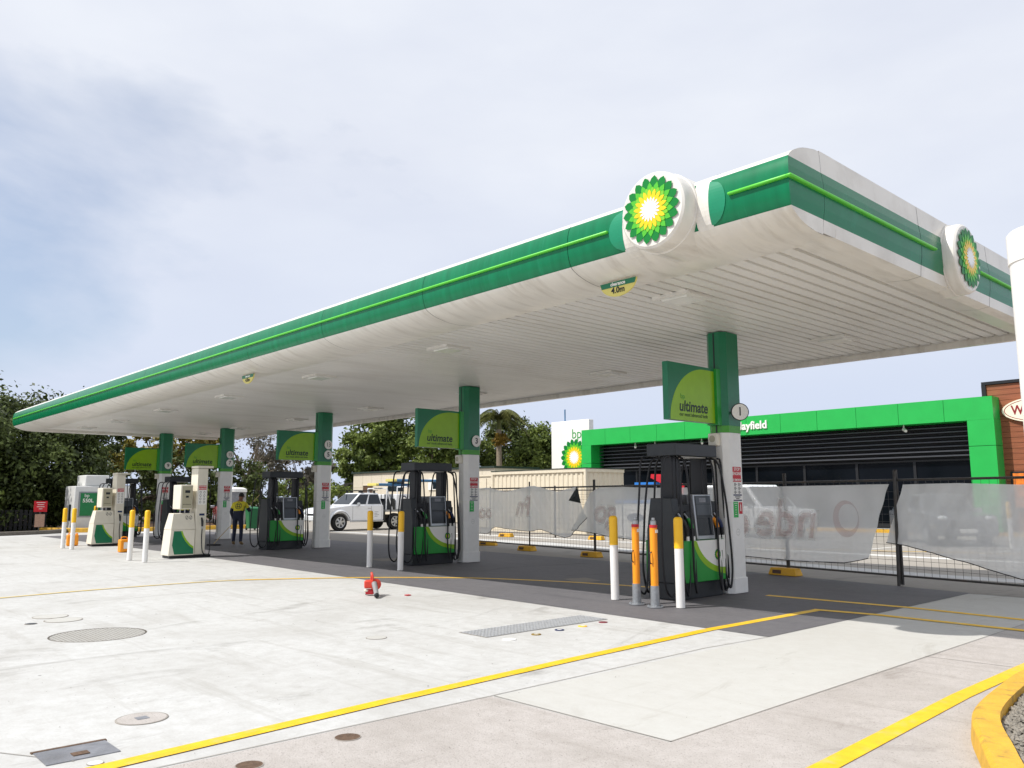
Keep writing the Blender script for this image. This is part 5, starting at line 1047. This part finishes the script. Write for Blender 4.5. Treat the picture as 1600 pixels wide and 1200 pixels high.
# ================================================================== PEOPLE
def person(label, loc, rz, J, E, Rad, root, tool=None):
    t = thing('person', label, 'person', loc, rz)
    names = list(J); idx = {n: i for i, n in enumerate(names)}
    me = bpy.data.meshes.new('body'); me.from_pydata([J[n] for n in names], [(idx[a], idx[b]) for a, b in E], [])
    ob = bpy.data.objects.new('body_src', me); COL.objects.link(ob)
    md = ob.modifiers.new('s', 'SKIN'); md.use_smooth_shade = True; sd_ = ob.modifiers.new('d', 'SUBSURF'); sd_.levels = 2; sd_.render_levels = 2
    for n, i in idx.items():
        r_ = Rad[n]; r_ = r_ if isinstance(r_, tuple) else (r_, r_); me.skin_vertices[0].data[i].radius = r_; me.skin_vertices[0].data[i].use_root = (n == root)
    dg = bpy.context.evaluated_depsgraph_get(); dg.update(); m2 = bpy.data.meshes.new_from_object(ob.evaluated_get(dg)); bpy.data.objects.remove(ob)
    m2.materials.clear()
    for m in ('skin', 'hiviz', 'navycloth', 'boot'): m2.materials.append(M[m])
    nm = [(n, Vector(J[n])) for n in names]
    for p in m2.polygons:
        c = p.center; near = min(nm, key=lambda q: (q[1] - c).length)[0]; z = c.z
        if near.startswith(('toe', 'ank')) and z < .14: k = 3
        elif near.startswith(('hand', 'f_', 'th_', 'head', 'neck', 'nose')) and not (near.startswith('neck') and z < J['neck'][2] - .02): k = 0
        elif near.startswith(('elb', 'fore')) or z < 1.13: k = 2
        else: k = 1
        p.material_index = k; p.use_smooth = True
    b = bpy.data.objects.new('body', m2); COL.objects.link(b); b.parent = t
    return t, b
def fingers(J, E, Rad, side, wrist, dirv, up, curl):
    w_, d, u = Vector(wrist), Vector(dirv).normalized(), Vector(up).normalized(); s_ = d.cross(u)
    palm = w_ + d * .055; J['hand_' + side] = tuple(palm); E.append(('wri_' + side, 'hand_' + side)); Rad['hand_' + side] = (.026, .036)
    for k, (off, ln_) in enumerate(((-.030, .070), (-.010, .080), (.010, .076), (.028, .060))):
        a = palm + d * .035 + s_ * off; b1 = a + d * ln_ * .5 - u * ln_ * .3 * curl; c1 = b1 + d * ln_ * .15 - u * ln_ * .5 * curl
        for q, (nme, pt) in enumerate((('f_%s%da' % (side, k), a), ('f_%s%db' % (side, k), b1), ('f_%s%dc' % (side, k), c1))): J[nme] = tuple(pt); Rad[nme] = (.010, .009, .008)[q]
        E += [('hand_' + side, 'f_%s%da' % (side, k)), ('f_%s%da' % (side, k), 'f_%s%db' % (side, k)), ('f_%s%db' % (side, k), 'f_%s%dc' % (side, k))]
    a = palm - s_ * .045 + d * .0; b1 = a + d * .035 - u * .02 - s_ * .01
    J['th_%sa' % side] = tuple(a); J['th_%sb' % side] = tuple(b1); Rad['th_%sa' % side] = .012; Rad['th_%sb' % side] = .010; E += [('hand_' + side, 'th_%sa' % side), ('th_%sa' % side, 'th_%sb' % side)]
def standing(lean, handL, handR, elbL, elbR, head_fwd=.10):
    J = dict(pelvis=(0, 0, .92), spine=(0, .03 * lean, 1.08), chest=(0, .10 * lean, 1.27), neck=(0, .17 * lean, 1.43), head1=(0, .17 * lean + head_fwd * .6, 1.52), head2=(0, .17 * lean + head_fwd, 1.60),
             hipL=(-.095, 0, .88), kneeL=(-.11, .03, .49), ankL=(-.12, -.02, .09), toeL=(-.14, .13, .05), hipR=(.095, 0, .88), kneeR=(.11, .03, .49), ankR=(.12, -.03, .09), toeR=(.15, .12, .05),
             shoL=(-.19, .12 * lean, 1.325), shoR=(.19, .12 * lean, 1.325))
    E = [('pelvis', 'spine'), ('spine', 'chest'), ('chest', 'neck'), ('neck', 'head1'), ('head1', 'head2'), ('pelvis', 'hipL'), ('hipL', 'kneeL'), ('kneeL', 'ankL'), ('ankL', 'toeL'), ('pelvis', 'hipR'), ('hipR', 'kneeR'), ('kneeR', 'ankR'), ('ankR', 'toeR'), ('chest', 'shoL'), ('chest', 'shoR')]
    Rad = dict(pelvis=(.168, .125), spine=(.17, .12), chest=(.195, .13), neck=.058, head1=(.075, .085), head2=(.078, .088), hipL=.09, kneeL=.066, ankL=.052, toeL=.042, hipR=.09, kneeR=.066, ankR=.052, toeR=.042, shoL=.072, shoR=.072)
    for s_, e_, h_ in (('L', elbL, handL), ('R', elbR, handR)):
        J['elb_' + s_] = e_; J['wri_' + s_] = h_; Rad['elb_' + s_] = .058; Rad['wri_' + s_] = .034; E += [('sho' + s_, 'elb_' + s_), ('elb_' + s_, 'wri_' + s_)]
    J['fore_L'] = tuple((Vector(elbL) + Vector(handL)) / 2); J['fore_R'] = tuple((Vector(elbR) + Vector(handR)) / 2)
    return J, E, Rad
def finish_person(t, headc, emb=True, backy=-.12, shirt=1.28):
    hr = MB(); hr.sphere((headc[0], headc[1] - .015, headc[2] + .03), (.085, .098, .085), n=14, k=9); hr.build('hair', 'hair', t, smooth=80)
    fc = MB()
    for x in (-.03, .03): fc.sphere((x, headc[1] + .083, headc[2] - .005), .011, n=8, k=5)
    fc.build('eyes', 'hair', t); MB().hexa([(-.016, headc[1] + .08, headc[2] - .045), (.016, headc[1] + .08, headc[2] - .045), (.012, headc[1] + .11, headc[2] - .04), (-.012, headc[1] + .11, headc[2] - .04)], [(-.008, headc[1] + .08, headc[2]), (.008, headc[1] + .08, headc[2]), (.005, headc[1] + .09, headc[2]), (-.005, headc[1] + .09, headc[2])]).build('nose', 'skin', t)
    for x in (-.085, .085): MB().sphere((x, headc[1] - .0, headc[2] - .01), (.015, .028, .035), n=8, k=6).build('ear', 'skin', t, smooth=80)
pr_ = math.atan2(_f.y, _f.x) - math.pi / 2
MOP0, MOP1 = Vector((-.80, .12, .05)), Vector((.53, .46, 1.63))
def mp_(s_): return MOP0 + (MOP1 - MOP0) * s_
hl, hr_ = mp_(.44), mp_(.74)
J, E, Rad = standing(1.0, tuple(hl + Vector((.02, -.06, .04))), tuple(hr_ + Vector((.03, -.06, .0))), (-.27, .10, 1.07), (.33, .14, 1.09))
for n in ('fore_L', 'fore_R'): J.pop(n)
fingers(J, E, Rad, 'L', J['wri_L'], (-.1, .5, -.25), (.4, .3, .8), 1.0); fingers(J, E, Rad, 'R', J['wri_R'], (-.15, .6, .0), (.3, .2, .9), 1.0)
wk, body = person('worker in yellow and navy hi-vis shirt mopping, back to the camera', (-25.94, 11.66, .012), pr_, J, E, Rad, 'pelvis')
finish_person(wk, (0, .26, 1.585))
# ring emblem on the back of the shirt: projected onto the body surface
def back_emblem(t, body, xc, zc, rad):
    mb = MB(); ring = arc(0, 0, 1, 0, 360, 28)[:-1]; k = len(ring)
    def hit(x, z):
        ok, loc_, nn, i_ = body.ray_cast(Vector((x, -1.0, z)), Vector((0, 1, 0)), distance=2.0); return (x, (loc_.y if ok else -.1) - .006, z)
    bpy.context.view_layer.update()
    mb.add([hit(xc + a * rad, zc + b * rad) for a, b in ring] + [hit(xc + a * rad * .84, zc + b * rad * .84) for a, b in ring], [(i, (i + 1) % k, k + (i + 1) % k, k + i) for i in range(k)])
    def bar(x0, x1, z0, z1): mb.add([hit(x0, z0), hit(x1, z0), hit(x1, z1), hit(x0, z1)], [(0, 1, 2, 3)])
    for dx in (-.035, .035): bar(xc + dx - .009, xc + dx + .009, zc - rad * .6, zc + rad * .6)
    for dz in (-.02, .04): bar(xc - rad * .6, xc + rad * .6, zc + dz - .009, zc + dz + .009)
    mb.build('shirt_emblem', 'ink', t)
back_emblem(wk, body, 0, 1.27, .105)
mo = thing('mop', 'wide black mop with a long pale handle held by the worker', 'mop', wk.location.copy(), pr_)
MB().tube([MOP0, MOP1], .013, 8).build('handle', 'wood', mo); MB().box(-1.0, -.55, .02, .16, .0, .05).build('mop_head', 'black', mo, bevel=.015)
J, E, Rad = standing(1.3, (-.12, .32, .95), (.30, .40, 1.0), (-.29, .12, 1.08), (.36, .16, 1.10))
for n in ('fore_L', 'fore_R'): J.pop(n)
fingers(J, E, Rad, 'L', J['wri_L'], (.1, .5, -.2), (.3, .2, .9), .7); fingers(J, E, Rad, 'R', J['wri_R'], (-.1, .5, -.1), (.2, .2, .9), .7)
wk2, body2 = person('second worker in yellow and navy hi-vis shirt, mostly hidden by a cream pump', (-28.0, 10.66, .012), pr_ + .25, J, E, Rad, 'pelvis')
finish_person(wk2, (0, .31, 1.585)); back_emblem(wk2, body2, 0, 1.27, .105)

# ================================================================== TREES AND SHRUBS
def leaf_mesh(name, blobs, n, size, m, parent, seed, flat=.6, shell=.55, clump=None):
    """leaf-sized faces scattered through clumps that fill the crown's blobs"""
    rg = np.random.default_rng(seed); blobs = np.array(blobs, float); vol = (blobs[:, 3] * blobs[:, 4] * blobs[:, 5]) ** .7; pr = vol / vol.sum()
    nc = clump or max(40, n // 90); bi = rg.choice(len(blobs), nc, p=pr); d = rg.normal(size=(nc, 3)); d /= np.linalg.norm(d, axis=1)[:, None]
    rad = shell + (1 - shell) * rg.random(nc) ** .5; cc = blobs[bi, :3] + d * blobs[bi, 3:6] * rad[:, None]; cs = np.cbrt(np.prod(blobs[bi, 3:6], axis=1)) * rg.uniform(.12, .30, nc)
    ci = rg.integers(0, nc, n); g = rg.normal(size=(n, 3)) * .55; P = cc[ci] + g * cs[ci][:, None] * np.array([1, 1, .75]); P[:, 2] = np.maximum(P[:, 2], .05)
    out_ = cc[ci] - blobs[bi][ci, :3]; out_ /= (np.linalg.norm(out_, axis=1)[:, None] + 1e-6)
    nrm = rg.normal(size=(n, 3)) * .8 + out_ * .7 + np.array([0, 0, flat]); nrm /= np.linalg.norm(nrm, axis=1)[:, None]
    a = np.cross(nrm, rg.normal(size=(n, 3))); a /= np.linalg.norm(a, axis=1)[:, None]; b = np.cross(nrm, a); s_ = (size * rg.uniform(.6, 1.35, n))[:, None]
    V = np.stack([P - a * s_, P - b * s_ * .5, P + a * s_, P + b * s_ * .5], 1).reshape(-1, 3); me = bpy.data.meshes.new(name)
    me.vertices.add(4 * n); me.vertices.foreach_set('co', V.ravel()); me.loops.add(4 * n); me.loops.foreach_set('vertex_index', np.arange(4 * n)); me.polygons.add(n)
    me.polygons.foreach_set('loop_start', np.arange(0, 4 * n, 4)); me.polygons.foreach_set('loop_total', np.full(n, 4)); me.update(); me.validate()
    me.materials.append(M[m]); o = bpy.data.objects.new(name, me); COL.objects.link(o); o.parent = parent; return o, cc
def tree(label, x, y, blobs, n, size, leaf, trunk_h, tr, seed, bark='bark', limbs=10, group=None, name='tree', cat='tree', shell=.55, clump=None):
    t = thing(name, label, cat, (x, y, 0), 0, group); o, cc = leaf_mesh('crown', blobs, n, size, leaf, t, seed, shell=shell, clump=clump); rg = random.Random(seed); mb = MB()
    if trunk_h: mb.tube([(0, 0, 0), (.05, .03, trunk_h * .5), (rg.uniform(-.2, .2), rg.uniform(-.2, .2), trunk_h)], [tr * 1.25, tr, tr * .75], 10)
    for k in range(limbs):
        c_ = Vector(cc[rg.randrange(len(cc))]); s_ = Vector((0, 0, trunk_h * rg.uniform(.6, 1))); md_ = s_.lerp(c_, .5) + Vector((rg.uniform(-.3, .3), rg.uniform(-.3, .3), rg.uniform(.1, .5)))
        mb.tube([s_, md_, c_], [tr * .5, tr * .28, tr * .08], 6)
    mb.build('trunk', bark, t, smooth=60); return t
TG = 'trees beyond the forecourt'
tree('huge dark dense fig-like tree filling the left edge', -48.5, 7.2, [(0, 0, 4.0, 4.2, 4.6, 3.2), (1.0, -4.5, 4.4, 3.6, 3.6, 3.0), (.5, 3.6, 4.3, 3.2, 3.2, 2.7), (1.5, -2, 2.8, 3.4, 4.5, 2.6), (1.5, 3.5, 2.6, 2.8, 3.0, 2.4), (0, -8, 4.2, 3.5, 3.5, 3.0), (1, 0, 1.0, 3.0, 9.0, 1.2), (1, 6.0, 4.8, 2.0, 1.8, 1.3)], 120000, .115, 'leafdark', 2.2, .5, 11, group=TG, shell=.62, clump=620)
tree('lighter green round bush low at the left edge', -43.6, 6.3, [(0, 0, 1.5, 1.4, 1.8, 1.2), (.2, -2, 1.4, 1.3, 1.5, 1.2)], 6000, .11, 'leafmid', .6, .12, 12, group=TG, limbs=6, name='bush', cat='bush')
tree('yellow leaved tree over the far end of the canopy', -58, 20.0, [(0, 0, 5.0, 2.2, 2.6, 1.5), (0, 2.6, 5.4, 2.2, 2.4, 1.4), (0, -2.3, 4.2, 1.6, 1.8, 1.2)], 9000, .16, 'leafyel', 3, .25, 13, group=TG)
tree('dark shrub mass behind the farthest columns', -54, 17.0, [(0, 0, 2.0, 2, 3, 2.0), (0, 3.2, 2.4, 2, 2.6, 2.2), (0, 6.5, 2.2, 2, 2.6, 2.1), (0, -3.2, 1.6, 2, 2.5, 1.6)], 14000, .15, 'leafdark', 1, .2, 14, group=TG, name='bush', cat='bush')
tree('bare greyish tree right of the column numbered 7', -60, 27.5, [(0, 0, 5.0, 2.2, 2.6, 2.2), (0, 2.4, 4.6, 2, 2.2, 1.9)], 3000, .12, 'leafgrey', 3, .18, 15, 'barkpale', 34, TG, shell=.35)
tree('sunlit green hedge bush behind the third pump', -53, 25.0, [(0, 0, 1.5, 1.5, 2.2, 1.6), (0, 2.8, 1.5, 1.5, 2.0, 1.5), (0, 5.4, 1.4, 1.4, 2.0, 1.4), (0, -2.4, 1.3, 1.5, 1.8, 1.4)], 11000, .12, 'leafmid', .6, .1, 16, group=TG, name='bush', cat='bush')
tree('distant hazy grey-green tree above the ute windscreen', -72, 38.0, [(0, 0, 4.2, 2.4, 2.6, 2.4), (0, 2.6, 3.4, 2, 2.2, 2.0), (0, -3.0, 3.6, 2.2, 2.2, 2.2)], 5000, .2, 'leafgrey', 2, .2, 17, group=TG)
tree('tall leafy tree behind the cream shed, left half', -55.5, 36.5, [(0, 0, 6.9, 2.4, 2.4, 2.5), (0, 2.4, 7.7, 2.2, 2.5, 2.3), (0, -1.9, 4.6, 1.8, 2.0, 2.0), (0, 1, 4.0, 2.4, 2.6, 1.8)], 21000, .17, 'leafmid', 3, .28, 18, group=TG, shell=.45)
tree('lighter leafy tree behind the cream shed, right half', -50.5, 37.6, [(0, -.2, 4.8, 2, 2.2, 2.1), (0, 2.4, 5.2, 2, 2.2, 2.0), (0, 4.4, 4.8, 1.8, 1.8, 1.9)], 17000, .15, 'leafmid', 2.5, .22, 19, group=TG, shell=.45)
tree('dark tree standing behind the palm', -51.0, 46.5, [(0, 0, 5.8, 2, 2.4, 2.6), (0, 2.6, 5.4, 1.9, 2.2, 2.4)], 13000, .16, 'leafdark', 2.5, .25, 20, group=TG)
tree('round glossy green tree right of the palm', -46.2, 45.6, [(0, 0, 4.7, 2.2, 2.2, 2.4), (.8, 1.2, 4.1, 1.9, 1.8, 2.0), (-.5, -1.2, 4.2, 1.8, 1.8, 2.0)], 17000, .16, 'leafmid', 2.5, .25, 21, group=TG, shell=.5)
def palm(label, x, y, h, seed):
    t = thing('palm_tree', label, 'palm', (x, y, 0), 0, TG); rg = random.Random(seed); MB().tube([(0, 0, 0), (.05, .0, h * .5), (0, 0, h - .9)], [.30, .22, .2], 12).build('trunk', 'barkpale', t, smooth=60)
    MB().tube([(0, 0, h - .95), (0, 0, h)], [.22, .12], 12).build('crownshaft', 'leafpalm', t, smooth=60)
    mb = MB()
    for k in range(24):
        a = 2 * math.pi * k / 24 + rg.uniform(-.2, .2); el = rg.uniform(.1, 1.0); L = rg.uniform(2.5, 3.3); d = Vector((math.cos(a), math.sin(a), 0)); side = Vector((-d.y, d.x, 0)); pts = []
        for i in range(13):
            s_ = i / 12; pts.append(Vector((0, 0, h)) + d * (L * s_ * math.cos(el * (1 - s_ * .4))) + Vector((0, 0, L * (math.sin(el) * s_ - 0.95 * s_ * s_))))
        mb.tube(pts, [.035 * (1 - i / 14) for i in range(13)], 5)
        for i in range(1, 13):
            for q in (0, .5):
                p = pts[i - 1].lerp(pts[i], q)
                for sg in (1, -1):
                    ll = .75 * math.sin(math.pi * min(.95, .12 + i / 14)) * rg.uniform(.8, 1.1); tip = p + side * sg * ll * .7 + d * ll * .45 - Vector((0, 0, ll * rg.uniform(.35, .75))); wv = d * .075
                    mb.add([p - wv, p + wv, tip], [(0, 1, 2)])
    mb.build('fronds', 'leafpalm', t)
    leaf_mesh('fruit_cluster', [(.3, .0, h - 1.75, .55, .75, .55)], 1500, .09, 'leafgold', t, seed, shell=.3)
palm('feathery palm with a pale trunk and golden fruit cluster', -47.2, 41.8, 7.7, 5)
# far wood that reads as one mass
pts = []
for i in range(60):
    a = R(95 + i * 1.9 - 0); r_ = 105 + 6 * math.sin(i * 1.7); pts.append((r_ * math.cos(a + .0), r_ * math.sin(a + .0), 1.6 + .8 * math.sin(i * 2.3), 4, 4, 2.4 + .7 * math.sin(i * 1.1)))
o, _ = leaf_mesh('distant_wood', pts, 16000, .45, 'leafgrey', None, 33, shell=.3); tag(o, kind='stuff')
tree('dark hedge behind the low paling fence', -46.2, 5.0, [(0, 0, 1.1, .9, 3.5, 1.2), (0, 4, 1.1, .9, 3.5, 1.2), (0, -5, 1.1, .9, 4, 1.3)], 9000, .12, 'leafdark', .5, .08, 40, group=TG, limbs=4, name='hedge', cat='hedge')
# grit
gt_ = MB()
for i in range(420):
    x = rng.uniform(-12, -2.6); y = rng.uniform(1.2, 8.0); r = rng.uniform(.002, .0055) * (1.5 if i % 12 == 0 else 1); a = rng.uniform(0, 6.28)
    gt_.add([(x + r * math.cos(a + k * 2.1) * rng.uniform(.7, 1.4), y + r * math.sin(a + k * 2.1), .0065) for k in range(3)] + [(x, y, 0.0065 + r * .5)], [(0, 1, 3), (1, 2, 3), (2, 0, 3)])
tag(gt_.build('grit', 'kerbg'), kind='stuff')
# dark low paling fence behind the far left kerb
pf = thing('paling_fence', 'low dark paling fence behind the far left kerb', 'fence', (-44.6, 6.5, .02)); mb = MB()
for i in range(60): mb.box(-.02, .02, -8 + i * .2, -7.86 + i * .2, .05, 1.0)
mb.build('palings', 'black', pf); MB().box(-.06, -.021, -8, 4, .75, .83).box(-.06, -.021, -8, 4, .25, .33).build('rails', 'black', pf)
